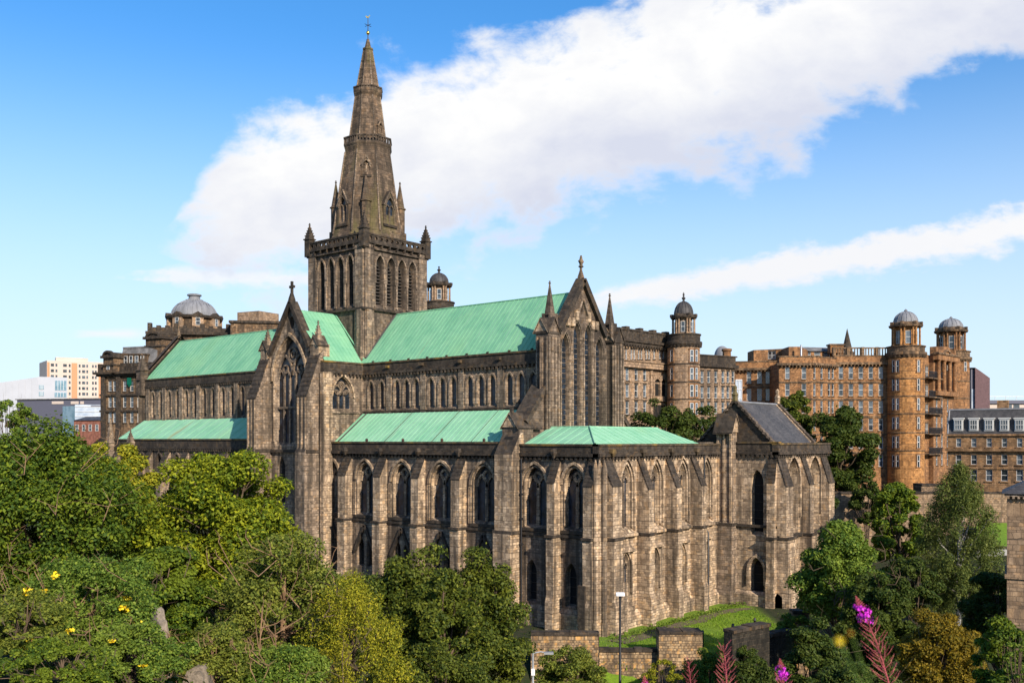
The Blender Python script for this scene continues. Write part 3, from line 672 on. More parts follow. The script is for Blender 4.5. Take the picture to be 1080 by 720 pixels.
    # big clasping buttress with saddle-roofed cap between aisle and ambulatory
    mb = MB(); prof = [(-.3, 20.8), (.25, 20.6), (1.5, 18.6), (1.5, 11.1), (1.75, 10.75), (1.75, 4), (2.1, 3.4), (2.1, -1), (-.3, -1)]
    mb.prism(fr, prof, 33.0, 35.25, 0, 1); mb.fbox(fr, 32.9, 35.35, 0, 1.72, 10.8, 11.1, 1)
    mb.fbox(fr, 33.0, 35.2, -1.9, .3, 19.5, 21.35, 2); gablet_cap(mb, FS(-10.7), 34.1, 2.1, -3.0, .75, 21.3, 22.7, 0, 1)
    mb.fbox(FS(-10.7), 33.95, 34.25, .3, .6, 22.5, 23.2, 1); mb.tube([(33.5, -11.3, 20.1), (34.6, -11.3, 20.1)], [.3, .3], 6, 3)
    mb.tube([(35.5, -11.35, 18.2), (35.5, -11.35, -1)], [.09, .09], 6, 4)
    for z in (17, 14.7, 12.3, 9.8): mb.box(35.36, 35.64, -11.48, -11.2, z - .1, z + .1, 4)
    mb.build('buttress', ['stone_pale', 'stone_black', 'stone_sooty', 'dark_void', 'iron_black'], C)
    # raking wall from the gable down to that buttress
    mb = MB(); fe = FE(34.6)
    mb.extrude(fe, [(-6.4, 19), (-6.4, 25.6), (-9.9, 21.7), (-9.9, 19)], -1.2, .2, 0); mb.bar(fe, [(-6.3, 25.9), (-9.9, 21.8)], .5, -1.5, .5, 1)
    mb.build('raking_wall', ['stone_sooty', 'stone_black'], C); mb = MB()
    mb.extrude(fe, [(6.4, 19), (6.4, 23.8), (9.5, 20.8), (9.5, 19)], -1.2, .2, 0); mb.bar(fe, [(6.1, 24.2), (9.7, 20.7)], .5, -1.4, .4, 1)
    mb.build('raking_wall', ['stone_sooty', 'stone_black'], C)
    # aisle roof
    mb = MB(); roof_plane(mb, (6.15, -10.75, 19.75), (33.0, -10.75, 19.75), (33.0, -6.28, 23.2), (6.15, -6.28, 23.2), .75, rib=.05)
    mb.tube([(6.9, -10.75, 19.82), (6.9, -6.3, 23.22)], [.09, .09], 5, 1); [mb.tube([(q, -10.75, 19.79), (q, -6.3, 23.21)], [.035, .035], 4, 1) for q in (14.9, 22.4, 28.2)]
    for a, w in ((19.5, .4), (26.2, .1), (13, .1)): mb.add([(a, -10.2, 20.2), (a + w, -10.2, 20.2), (a + w, -7.0, 22.67), (a, -7.0, 22.67)], [(0, 1, 2, 3)], 0)
    mb.build('choir_aisle_roof', ['verdigris_pale', 'lead_dark'], C)
    mb = MB(); mb.quad((6, 11, -2), (44.5, 11, -2), (44.5, 11, 19.8), (6, 11, 19.8)); mb.quad((6, 10.9, 19.75), (33, 10.9, 19.75), (33, 6, 23.2), (6, 6, 23.2), 1)
    mb.build('north_aisle', ['stone_mid', 'verdigris_copper'], C)

    # ---------------- east end: ambulatory east wall with its ranked buttresses
    fr = FE(44.5); mb = MB()
    ew = (-6.6, -1.35, 3.95, 9.0)
    hl = [arch(a, 11.4, 1.5, 6.2, 1.25) for a in ew] + [arch(a, 4.0, 1.5, 5.2, 1.1) for a in ew]
    mb.panel(fr, rect(-11, 13, -2, 18.6), hl, .36, 0, .84)
    for a in ew:
        for hw_, d0, d1 in ((1.5, .1, .3),): hood(mb, fr, a, 11.4, hw_, 6.2, 1.25, d0, d1, .22, 0, 4.4); hood(mb, fr, a, 11.4, hw_, 6.2, 1.25, .45, .62, .34, 0, 4.4)
        hood(mb, fr, a, 4.0, 1.5, 5.2, 1.1, .1, .3, .2, 0, 2.5)
        mb.prism(fr, [(0, 11.4), (.55, 11.0), (.55, 10.8), (0, 10.6)], a - 1.5, a + 1.5, 0)
        mb.prism(fr, [(0, 9.9), (.4, 9.5), (.4, 9.3), (0, 9.1)], a - 1.25, a + 1.25, 0)
        mb.fbox(fr, a - 1.15, a + 1.15, -.05, .4, 3.0, 4.0, 0)
    mb.fbox(fr, -11, 13, -.05, .22, 10.75, 11.0, 1)
    mb.prism(fr, [(0, 3.6), (.5, 3.1), (.5, -2), (0, -2)], -11, 13, 0)
    mb.fbox(fr, -8.9, -7.9, .0, 1.2, 2, 6.6, 0); mb.fbox(FS(-11), 43.1, 43.9, .0, 1.4, 2, 6.6, 1)          # low stubs by the corner
    east = mb.build('ambulatory_wall', ['stone_pale', 'stone_black'], C)
    for a in ew: window(fr, a, 11.42, 1.26, 5.95, 1.25, .34, east, lights=2, bw=.12, stone_m='stone_mid'); window(fr, a, 4.03, 1.26, 4.95, 1.1, .34, east, lights=2, bw=.14, stone_m='stone_mid')
    mb = MB(); parapet(mb, fr, -11.4, 13, 18.45, 19.65, c=.4)
    for a in (-9.4, -4.1, 1.3, 6.5): mb.lathe(45.0, a, [(.1, 18.4), (.4, 18.8), (.34, 19.15), (.05, 19.25)], 6, 1)
    mb.build('ambulatory_parapet', ['stone_black', 'stone_lichen'], C)
    for a in (-4.0, 1.3, 6.45): buttress(C, fr, a, .95, 18.3, 15.2, 1.35, 10.9, 1.5, -1)
    buttress(C, fr, -9.9, 1.5, 18.3, 15.7, 1.35, 10.9, 1.55, -1); buttress(C, FS(-11), 44.0, 1.0, 18.3, 15.7, 1.1, 10.9, 1.25, -1)
    mb = MB()                                                                          # angle shafts at the corner
    for k, (dx, dy) in enumerate(((.25, -.25), (.7, -.12), (.12, -.7))): mb.lathe(44.5 + dx, -11 + dy, [(.35, -1), (.35, 3), (.28, 3.3), (.28, 17.2), (.05, 18.2)], 8, 0)
    mb.build('angle_shaft', ['stone_pale'], C)
    mb = MB(); mb.tube([(45.4, 7.3, 18.3), (45.4, 7.3, 10.8), (45.85, 7.35, 10.2), (45.85, 7.35, 2)], [.1] * 4, 6); mb.build('drainpipe', ['iron_black'], C)
    mb = MB()
    z0, z1 = 19.62, 21.32
    for P in ([(35.2, -10.6, z0), (43.8, -10.6, z0), (40.2, -6.4, z1), (35.2, -6.4, z1)], [(43.8, -10.6, z0), (43.8, 9.2, z0), (40.2, 6.4, z1), (40.2, -6.4, z1)], [(43.8, 9.2, z0), (34, 9.2, z0), (34, 6.4, z1), (40.2, 6.4, z1)]): roof_plane(mb, *P, 1.1, 0, .05)
    mb.quad((34, -6.4, z1), (40.2, -6.4, z1), (40.2, 6.4, z1), (34, 6.4, z1)); ridge_roll(mb, (43.8, -10.6, z0 + .05), (40.2, -6.4, z1 + .05), .1, 0)
    mb.tube([(40.2, -6.4, z1), (40.2, 6.4, z1)], [.1, .1], 5, 0); mb.tube([(35.2, -6.4, z1), (40.2, -6.4, z1)], [.1, .1], 5, 0)
    mb.build('ambulatory_roof', ['verdigris_pale'], C)

    # ---------------- east gable with four tall lancets
    fr = FE(34.6); mb = MB(); gl = ((-3.05, 10.2), (-1.0, 11.6), (1.05, 11.6), (3.1, 10.2))
    hl = [arch(a, 21.0, 1.35, h, 1.5) for a, h in gl] + [[(s_ * .0 + a + .28 * cos(q * pi / 5), z + .75 * sin(q * pi / 5)) for q in range(10)] for a, s_, z in ((.0, 1, 34.3),)]
    mb.panel(fr, [(-7.3, 9), (7.3, 9), (7.3, 30.6), (4.6, 30.6), (4.1, 31.8), (0, 37.2), (-4.1, 31.8), (-4.6, 30.6), (-7.3, 30.6)], hl, .36, 0, .84)
    for a, h in gl:
        for d0, d1, c1 in ((.0, .1, .12), (.16, .25, .22)): hood(mb, fr, a, 21.0, 1.35, h, 1.5, d0, d1, c1, 2, 8)
    for a in (-4.1, -2.02, .03, 2.08, 4.15):
        for d_ in (-.26, 0, .26): mb.fbox(fr, a + d_ - .055, a + d_ + .055, 0, .2 + .1 * (d_ == 0), 19.6, 29.2 if d_ else 30.2, 2)
    for a in (-2.6, -1.8, -1.1, 1.1, 1.8, 2.6): mb.fbox(fr, a - .25, a + .25, 0, .3, 32.1 if abs(a) > 1.5 else 32.8, 33.0 if abs(a) > 1.5 else 33.9, 3)
    for s_ in (-1, 1):
        mb.bar(fr, [(s_ * 4.3, 31.5), (0, 37.3)], .6, -.6, .45, 1)
        mb.bar(fr, [(s_ * 1.1, 33.2), (s_ * .1, 35.2)], .22, -.05, .28, 2)
    gable = mb.build('east_gable', ['stone_sooty', 'stone_black', 'stone_mid', 'stone_pale'], C)
    for a, h in gl: window(fr, a, 21.03, 1.13, h * .96, 1.5, .34, gable, saddle=.55, bar_m='stone_mid')
    mb = MB(); fx, fy = 34.5, 0
    mb.lathe(fx, fy, [(.45, 37.0), (.4, 37.6), (.16, 38.3), (.14, 38.6), (.34, 38.75), (.1, 38.9)], 6); mb.extrude(FE(34.4), [(-.14, 38.8), (.14, 38.8), (.16, 39.05), (.42, 39.3), (.16, 39.5), (0, 39.95), (-.16, 39.5), (-.42, 39.3), (-.16, 39.05)], 0, .22)
    mb.build('finial', ['stone_spire'], C)
    for s_ in (-1, 1):                                                                  # stair turrets flanking the gable
        mb = MB(); y = s_ * 6.0
        mb.box(33.8, 35.4, y - .9, y + .9, 9, 30.9, 0)
        for q in (-.8, -.27, .27, .8): mb.box(35.4, 35.52, y + q - .1, y + q + .1, 20, 30.6, 2)
        for q in (33.95, 34.6, 35.25): mb.box(q - .1, q + .1, y - 1.0, y - .9, 20, 30.6, 2)
        mb.box(33.7, 35.5, y - 1.0, y + 1.0, 30.9, 31.15, 1)
        gablet_cap(mb, FE(34.5), y, 1.85, -.95, .95, 31.15, 32.6, 0, 1); gablet_cap(mb, Fr((34.5, y), (1, 0), (0, -1)), 0, 1.7, -.95, .95, 31.15, 32.5, 3, 1)
        pinnacle(mb, 34.5, y - s_ * .5, 31.5, 33.0, 36.5, .8, crockets=False)
        for q in (-.45, .45): mb.box(34.5 + q - .14, 34.5 + q + .14, y - s_ * .5 - .6, y - s_ * .5 + .6, 31.5, 33.1, 0)
        mb.build('corner_turret', ['stone_sooty', 'stone_black', 'stone_mid', 'stone_pale'], C)

    # ---------------- transept
    XT = -.45; fr = FS(-12); mb = MB()
    hl = [arch(XT - .15, 19.3, 6.4, 13.3, .92, 10), [(XT + .2 + .45 * cos(q * pi / 6), 34.3 + .8 * sin(q * pi / 6)) for q in range(12)], arch(-2.3, 12, 1.5, 6.0, 1.2), arch(1.4, 12, 1.5, 6.0, 1.2)]
    mb.panel(fr, [(-6.2, 5), (5.6, 5), (5.6, 29.6), (4.0, 29.6), (3.6, 31.0), (XT + .2, 36.5), (-4.3, 31.0), (-4.8, 29.6), (-6.2, 29.6)], hl, .57, 0, .88)
    hood(mb, fr, XT - .15, 19.3, 6.4, 13.3, .92, .12, .45, .28, 2); hood(mb, fr, XT - .15, 19.3, 6.4, 13.3, .92, -.02, .1, .1, 2, 7.5)
    mb.fbox(fr, -6.3, 5.7, 0, .3, 18.5, 18.85, 1)
    for s_, a in ((-1, -4.55), (1, 3.75)): mb.bar(fr, [(a, 30.6), (XT + .2, 36.8)], .5, -.7, .45, 1)
    tg = mb.build('transept_gable', ['stone_mid', 'stone_black', 'stone_pale'], C)
    window(fr, XT - .15, 19.35, 5.7, 12.9, .92, .55, tg, lights=5, transom=24.0, bw=.24, stone_m='stone_mid')
    for a in (-2.3, 1.4): window(fr, a, 12.05, 1.3, 5.7, 1.2, .55, tg, pane='dark_void')
    mb = MB(); mb.lathe(XT + .2, -12, [(.55, 36.4), (.42, 37.2), (.2, 37.9), (.14, 38.0)], 6)
    mb.fbox(FS(-11.85), XT + .07, XT + .33, 0, .26, 37.8, 39.35); mb.fbox(FS(-11.84), XT - .25, XT + .65, 0, .24, 38.55, 38.85); mb.build('finial', ['stone_black'], C)
    for a in (-5.3, 4.7):
        mb = MB(); mb.prism(fr, [(-.2, 30.6), (.35, 30.2), (2.3, 25.2), (2.3, 19.2), (2.6, 18.6), (2.6, 5), (-.2, 5)], a - .9, a + .9, 0, 1)
        n = 9
        for q in range(n):
            f0, f1 = q / n, (q + 1) / n; mb.prism(fr, [(.35 + 1.95 * f0, 30.24 - 5 * f0), (.35 + 1.95 * f1 + .06, 30.3 - 5 * f1), (.35 + 1.95 * f1 + .06, 30.1 - 5 * f1), (.35 + 1.95 * f0, 30.1 - 5 * f0)], a - .95, a + .95, 1)
        mb.fbox(fr, a - 1.0, a + 1.0, 0, 2.4, 18.5, 18.9, 1)
        for q in (-.7, 0, .7): mb.fbox(fr, a + q - .1, a + q + .1, 2.2, 2.4, 19, 25, 2)
        mb.fbox(fr, a - .75, a + .75, -1.2, .45, 29, 31.4, 2); gablet_cap(mb, FS(-12.1), a, 1.5, -1.1, .45, 31.3, 32.4, 2, 1)
        pinnacle(mb, a, -11.9, 30.6, 31.9, 34.2, .75); mb.build('buttress', ['stone_mid', 'stone_black', 'stone_pale'], C)
    fr = FE(6.0); mb = MB(); mb.panel(fr, rect(-12.2, -6, 5, 28.2), [arch(-9.3, 23.7, 3.0, 3.9, .9)], .4, 0, .9); hood(mb, fr, -9.3, 23.7, 3.0, 3.9, .9, .1, .35, .2, 1)
    mb.fbox(fr, -12.2, -6, 0, .2, 23.2, 23.4, 0); mb.fbox(fr, -12.6, -11.2, -.1, .5, 5, 28.0, 2)
    tw = mb.build('transept_wall', ['stone_mid', 'stone_pale', 'stone_pale'], C); window(fr, -9.3, 23.72, 2.75, 3.7, .9, .38, tw, lights=3, bw=.2)
    mb = MB(); parapet(mb, fr, -12.3, -6.1, 27.95, 29.4); mb.build('transept_parapet', ['stone_black', 'stone_lichen'], C); mb = MB(); parapet(mb, FWs(-6.3), 6.1, 12.3, 27.95, 29.4); mb.build('transept_parapet', ['stone_black', 'stone_lichen'], C)
    mb = MB(); mb.quad((-6.3, -12, 5), (-6.3, -6, 5), (-6.3, -6, 28.5), (-6.3, -12, 28.5)); mb.box(-6.3, 6, 6, 12, 5, 28.5); mb.build('transept_wall', ['stone_mid'], C)
    mb = MB(); X0, X1 = -6.4, 6.05
    roof_plane(mb, (X1, -6.2, 29.25), (X1, -11.9, 29.25), (-.25, -11.9, 36), (-.25, -5.2, 36), .6); roof_plane(mb, (X0, -11.9, 29.25), (X0, -6, 29.25), (-.25, -5.2, 36), (-.25, -11.9, 36), .6)
    mb.quad((X1, -6.2, 29.25), (5.3, -5.3, 29.3), (-.25, -5.2, 36), (-.25, -5.25, 36)); mb.tube([(5.4, -5.45, 30.0), (.0, -5.42, 35.9)], [.1, .1], 5, 0)
    mb.build('transept_roof', ['verdigris_copper'], C); mb = MB()
    roof_plane(mb, (X1, 12, 29.25), (X1, 6, 29.25), (-.25, 5.2, 36), (-.25, 12, 36), 2); roof_plane(mb, (X0, 6, 29.25), (X0, 12, 29.25), (-.25, 12, 36), (-.25, 5.2, 36), 2)
    mb.build('transept_roof', ['verdigris_copper'], C)

    # ---------------- nave
    fr = FS(-6); mb = MB(); nw = [(c + d, .95) for c in (-13.5, -18.3, -23.1, -27.9, -32.7, -37.5, -42.3) for d in (-1.15, 1.15)]
    mb.panel(fr, rect(-46, -5, 22.4, 28.3), [arch(a, 23.4, w, 4.1, 1.1) for a, w in nw], .3, 0, .88)
    for a, w in nw: hood(mb, fr, a, 23.4, w, 4.1, 1.1, .04, .24, .12, 1, 2.6)
    for c in (-15.9, -20.7, -25.5, -30.3, -35.1, -39.9, -44.7): mb.fbox(fr, c - .45, c + .45, -.05, .3, 22.6, 28, 1)
    mb.quad((-46, 6, 9), (-5, 6, 9), (-5, 6, 29), (-46, 6, 29))
    nwall = mb.build('nave_clerestory', ['stone_mid', 'stone_mid'], C)
    for a, w in nw: window(fr, a, 23.42, w * .9, 3.95, 1.1, .28, nwall)
    mb = MB(); parapet(mb, fr, -46.2, -5, 28.2, 29.55); mb.build('nave_parapet', ['stone_black', 'stone_lichen'], C)
    mb = MB(); roof_plane(mb, (-46, -6.1, 29.3), (-5.5, -6.1, 29.3), (-5.3, 0, 36), (-46, 0, 36), .9); roof_plane(mb, (-5.5, 6.1, 29.3), (-46, 6.1, 29.3), (-46, 0, 36), (-5.3, 0, 36), 2); ridge_roll(mb, (-46, 0, 36.03), (-5, 0, 36.03))
    mb.build('nave_roof', ['verdigris_copper'], C)
    mb = MB(); fw = FWs(-46.2); mb.panel(fw, [(-7, 8), (7, 8), (7, 29), (0, 36.6), (-7, 29)], [arch(0, 14, 5, 13, 1)], .5, 0)
    for s_ in (-1, 1): mb.bar(fw, [(s_ * 6.9, 29.2), (0, 36.8)], .6, -.5, .4, 1)
    pinnacle(mb, -46.2, -6.3, 27, 31, 33.5, 1.3); pinnacle(mb, -46.2, 6.3, 27, 31, 33.5, 1.3); mb.lathe(-46.2, 0, [(.4, 36.6), (.12, 38.2), (.05, 39.5)], 6, 2)
    wg = mb.build('west_gable', ['stone_sooty', 'stone_black', 'stone_spire'], C); window(fw, 0, 14.05, 4.3, 12.4, 1, .48, wg, lights=3)
    fr = FS(-11); mb = MB(); xw = [c for c in (-9.5, -13.5, -18.3, -23.1, -27.9, -32.7, -37.5, -42.3)]
    mb.panel(fr, rect(-46, -6, 4, 18.9), [arch(a, 12, 1.9, 6.0, 1.0) for a in xw], .6, 0, .84)
    for a in xw: hood(mb, fr, a, 12, 1.9, 6.0, 1.0, .08, .32, .2, 0, 2)
    mb.quad((-46, -11, 4), (-46, -6, 4), (-46, -6, 23), (-46, -11, 19.5)); mb.quad((-46, 11, 4), (-6, 11, 4), (-6, 11, 20), (-46, 11, 20)); mb.quad((-46, 11, 4), (-46, 6, 4), (-46, 6, 23), (-46, 11, 19.5))
    na = mb.build('nave_aisle_wall', ['stone_sooty'], C)
    for a in xw: window(fr, a, 12.03, 1.64, 5.7, 1.0, .58, na, lights=2, bw=.2)
    mb = MB(); parapet(mb, fr, -46.2, -6, 18.8, 20.2); mb.build('nave_aisle_parapet', ['stone_black', 'stone_lichen'], C)
    for a in (-15.9, -20.7, -25.5, -30.3, -35.1, -39.9, -44.7):
        buttress(C, fr, a, 1.2, 18.6, 15.6, 1.6, 11.5, 1.9, 5, mats=('stone_mid', 'stone_black'))
    for a in (-39.9, -46.0):
        mb = MB(); pinnacle(mb, a, -11.6, 17, 19.6, 21.6 if a > -45 else 23.5, .9); mb.build('pinnacle', ['stone_mid'], C)
    mb = MB(); roof_plane(mb, (-45.8, -10.7, 20.1), (-6.3, -10.7, 20.1), (-6.3, -6.2, 23.1), (-45.8, -6.2, 23.1), 2.2); mb.quad((-46, 10.9, 20), (-6, 10.9, 20), (-6, 6, 23), (-46, 6, 23)); mb.build('nave_aisle_roof', ['verdigris_pale'], C)

    # ---------------- chapter house at the north-east corner
    mb = MB(); fs, fe = FS(13), FE(51)
    ce = [(16.9, 3.3), (22.7, 3.3)]
    mb.extrude(FS(13.02), [(41.8, 18.6), (50.3, 18.6), (50.3, 19.9), (46.1, 24.2), (41.8, 19.9)], -.5, 0, 1)
    mb.panel(fs, [(41, -2), (51, -2), (51, 18.6), (41, 18.6)], [arch(48.7, 9.6, 1.5, 7.2, 1.1), arch(48.7, 2.6, 1.6, 4.6, 1.0)], .7, 0, .8)
    mb.panel(fe, rect(13, 26.5, -2, 18.6), [arch(a, 10.2, w, 7.9, .85) for a, w in ce] + [arch(a, 3, 1.6, 5, 1.1) for a, w in ce], .9, 0, .8)
    for a, w in ce: hood(mb, fe, a, 10.2, w, 7.9, .85, .06, .32, .25, 0, 4)
    hood(mb, fs, 48.7, 2.6, 1.6, 4.6, 1.0, .05, .35, .25, 0, 1.5)
    mb.fbox(fs, 45, 51, -.05, .25, 10.5, 10.8, 1); mb.fbox(fe, 13, 26.5, -.05, .3, 9.3, 9.7, 1); mb.prism(fe, [(0, 3.6), (.6, 3.2), (.6, -2), (0, -2)], 13, 26.5, 0); mb.prism(fs, [(0, 3.6), (.5, 3.2), (.5, -2), (0, -2)], 45, 51, 0)
    mb.quad((41, 13, -2), (41, 26.5, -2), (41, 26.5, 18.6), (41, 13, 18.6)); mb.quad((41, 26.5, -2), (51, 26.5, -2), (51, 26.5, 18.6), (41, 26.5, 18.6)); mb.quad((41, 13, 18.5), (51, 13, 18.5), (51, 26.5, 18.5), (41, 26.5, 18.5))
    mb.extrude(FN(24.0), [(-50.4, 18.6), (-50.4, 19.9), (-46.1, 24.3), (-41.8, 19.9), (-41.8, 18.6)], -.7, 0, 0)
    chw = mb.build('chapter_house_wall', ['stone_pale', 'stone_black'], C)
    window(fs, 48.7, 9.65, 1.2, 6.9, 1.1, .68, chw, pane='dark_void'); window(fs, 48.7, 2.65, 1.3, 4.3, 1.0, .68, chw, pane='dark_void')
    for a, w in ce: window(fe, a, 10.25, 2.6, 7.4, .88, .88, chw, lights=2, stone_m='stone_pale', bw=.3); window(fe, a, 3.05, 1.3, 4.7, 1.1, .88, chw, pane='dark_void')
    mb = MB(); parapet(mb, fs, 46.4, 51.3, 18.45, 19.85); parapet(mb, fe, 12.7, 27.0, 18.45, 19.7, c=.45); mb.build('chapter_house_parapet', ['stone_black', 'stone_lichen'], C)
    mb = MB(); mb.quad((50.6, 12.9, 19.55), (50.6, 23.9, 19.55), (46.1, 23.9, 24.2), (46.1, 12.9, 24.2)); mb.quad((41.6, 12.9, 19.55), (41.6, 23.9, 19.55), (46.1, 23.9, 24.2), (46.1, 12.9, 24.2)); mb.tube([(46.1, 12.9, 24.25), (46.1, 23.9, 24.25)], [.14, .14], 6, 1)
    mb.build('chapter_house_roof', ['slate', 'lead_grey'], C)
    for y0, y1 in ((12.75, 13.3), (23.6, 24.15)):                                       # crow-stepped skews on both gables
        mb = MB()
        for q in range(11):
            f0, f1 = q / 11, (q + 1) / 11
            for s_ in (-1, 1): mb.prism(Fr((46.1, 0), (0, 1), (s_, 0)), [(4.6 * f0 - .02, 24.55 - 4.75 * f0), (4.6 * f1 + .05, 24.6 - 4.75 * f1), (4.6 * f1 + .05, 24.3 - 4.75 * f1), (4.6 * f0 - .02, 24.2 - 4.75 * f0)], y0, y1, 0)
        mb.build('gable_coping', ['stone_sooty'], C)
    for y in (13.0, 23.9):
        mb = MB(); mb.lathe(46.1, y, [(.34, 24.3), (.34, 24.9), (.42, 25.0), (.2, 25.4), (.24, 25.9), (.06, 26.1)], 6, 0); mb.build('finial', ['stone_pale' if y > 20 else 'stone_spire'], C)
    mb = MB(); f_ = FS(13)                                                               # gabled turret against its south gable
    mb.prism(f_, [(-.3, 20.9), (1.0, 20.9), (1.0, 11), (1.25, 10.6), (1.25, 4), (1.6, 3.2), (1.6, -2), (-.3, -2)], 44.4, 46.3, 0); gablet_cap(mb, FE(45.35), 12.45, 1.9, -1.15, 1.1, 20.9, 22.9, 2, 1)
    for q in (44.55, 45.3, 46.1): mb.fbox(f_, q - .12, q + .12, .9, 1.15, 5, 21, 2)
    mb.fbox(f_, 45.0, 45.6, .9, 1.05, 19.6, 20.9, 3); mb.fbox(f_, 44.3, 46.4, 0, 1.3, 10.6, 10.9, 1); mb.build('corner_turret', ['stone_mid', 'stone_black', 'stone_pale', 'dark_void'], C)
    for a, w in ((13.9, 1.8), (19.8, 1.1), (25.6, 1.6)): buttress(C, fe, a, w, 18.2, 15.0, 1.05, 9.5, 1.3, -2)
    buttress(C, fs, 50.55, .9, 18.2, 15.4, .6, 9.5, .8, -2, mats=('stone_pale', 'stone_black'))
    return C
build_cathedral()

# ------------------------------------------------------------------ buildings beyond
def sash(fr, a, b, w, h, parent, c=-.16, bars=1, split=False, pane='window_glass', tall=False):
    """painted timber sash window set in its reveal, with a stone sill"""
    mb = MB(); mb.add([fr.p(a - w / 2, b, c), fr.p(a + w / 2, b, c), fr.p(a + w / 2, b + h, c), fr.p(a - w / 2, b + h, c)], [(0, 1, 2, 3)], 0)
    t = .07
    for x0, x1, z0, z1 in ((-w / 2, -w / 2 + t, 0, h), (w / 2 - t, w / 2, 0, h), (-w / 2 + t, w / 2 - t, 0, t), (-w / 2 + t, w / 2 - t, h - t, h), (-w / 2 + t, w / 2 - t, h * .5 - t * .6, h * .5 + t * .6)):
        mb.fbox(fr, a + x0, a + x1, c, c + .08, b + z0, b + z1, 1)
    if split: mb.fbox(fr, a - .05, a + .05, c, c + .07, b + t, b + h - t, 1)
    for q in range(1, bars): x = a - w / 2 + w * q / bars; mb.fbox(fr, x - .03, x + .03, c, c + .06, b + t, b + h - t, 1)
    return mb.build('window', [pane, 'window_frame_white'], parent)

def facade(parent, name, fr, L, z0, z1, wins, mats, depth, a0=0.0, rev=.18, sill=1, top=True, name_extra=None):
    """one block: front with real openings, plain sides, back and top; wins = (a, b, w, h)"""
    mb = MB(); hl = [rect(a - w / 2, a + w / 2, b, b + h) for a, b, w, h in wins if a - w / 2 > a0 + .1 and a + w / 2 < L - .1 and b > z0 + .1 and b + h < z1 - .1]
    mb.panel(fr, rect(a0, L, z0, z1), hl, rev, 0, 1.0)
    D = -depth
    for q in ((a0, a0, 0, D), (L, L, D, 0), (L, a0, D, D)):
        mb.quad(fr.p(q[0], z0, q[2]), fr.p(q[1], z0, q[3]), fr.p(q[1], z1, q[3]), fr.p(q[0], z1, q[2]), 0)
    mb.quad(fr.p(a0, z1, 0), fr.p(L, z1, 0), fr.p(L, z1, D), fr.p(a0, z1, D), 1)
    for h in hl:
        (x0, zb), (x1, _), (_, zt), _ = h
        mb.fbox(fr, x0 - .15, x1 + .15, -.1, .14, zb - .2, zb - .02, sill); mb.fbox(fr, x0 - .12, x1 + .12, .004, .07, zt + .02, zt + .32, sill)
    o = mb.build(name, mats, parent)
    for h in hl: (x0, zb), (x1, _), (_, zt), _ = h; sash(fr, (x0 + x1) / 2, zb, x1 - x0, zt - zb, o, split=(x1 - x0) > 1.5)
    return o
def grid(fr, pxs, pys, w, h, ref_py=400):
    r = []
    for px in pxs:
        for py in pys: a, b = hit(fr, px, py); r.append((a, b - h / 2, w, h))
    return r
def band(mb, fr, L, z0, z1, c=.35, m=0, a0=0.0): mb.fbox(fr, a0 - c * .8, L + c * .8, -.3, c, z0, z1, m)
def dome_prof(r, z, h, n=9, p=1.0): return [(r * cos(pi / 2 * i / n) ** p, z + h * sin(pi / 2 * i / n)) for i in range(n)] + [(.02, z + h)]

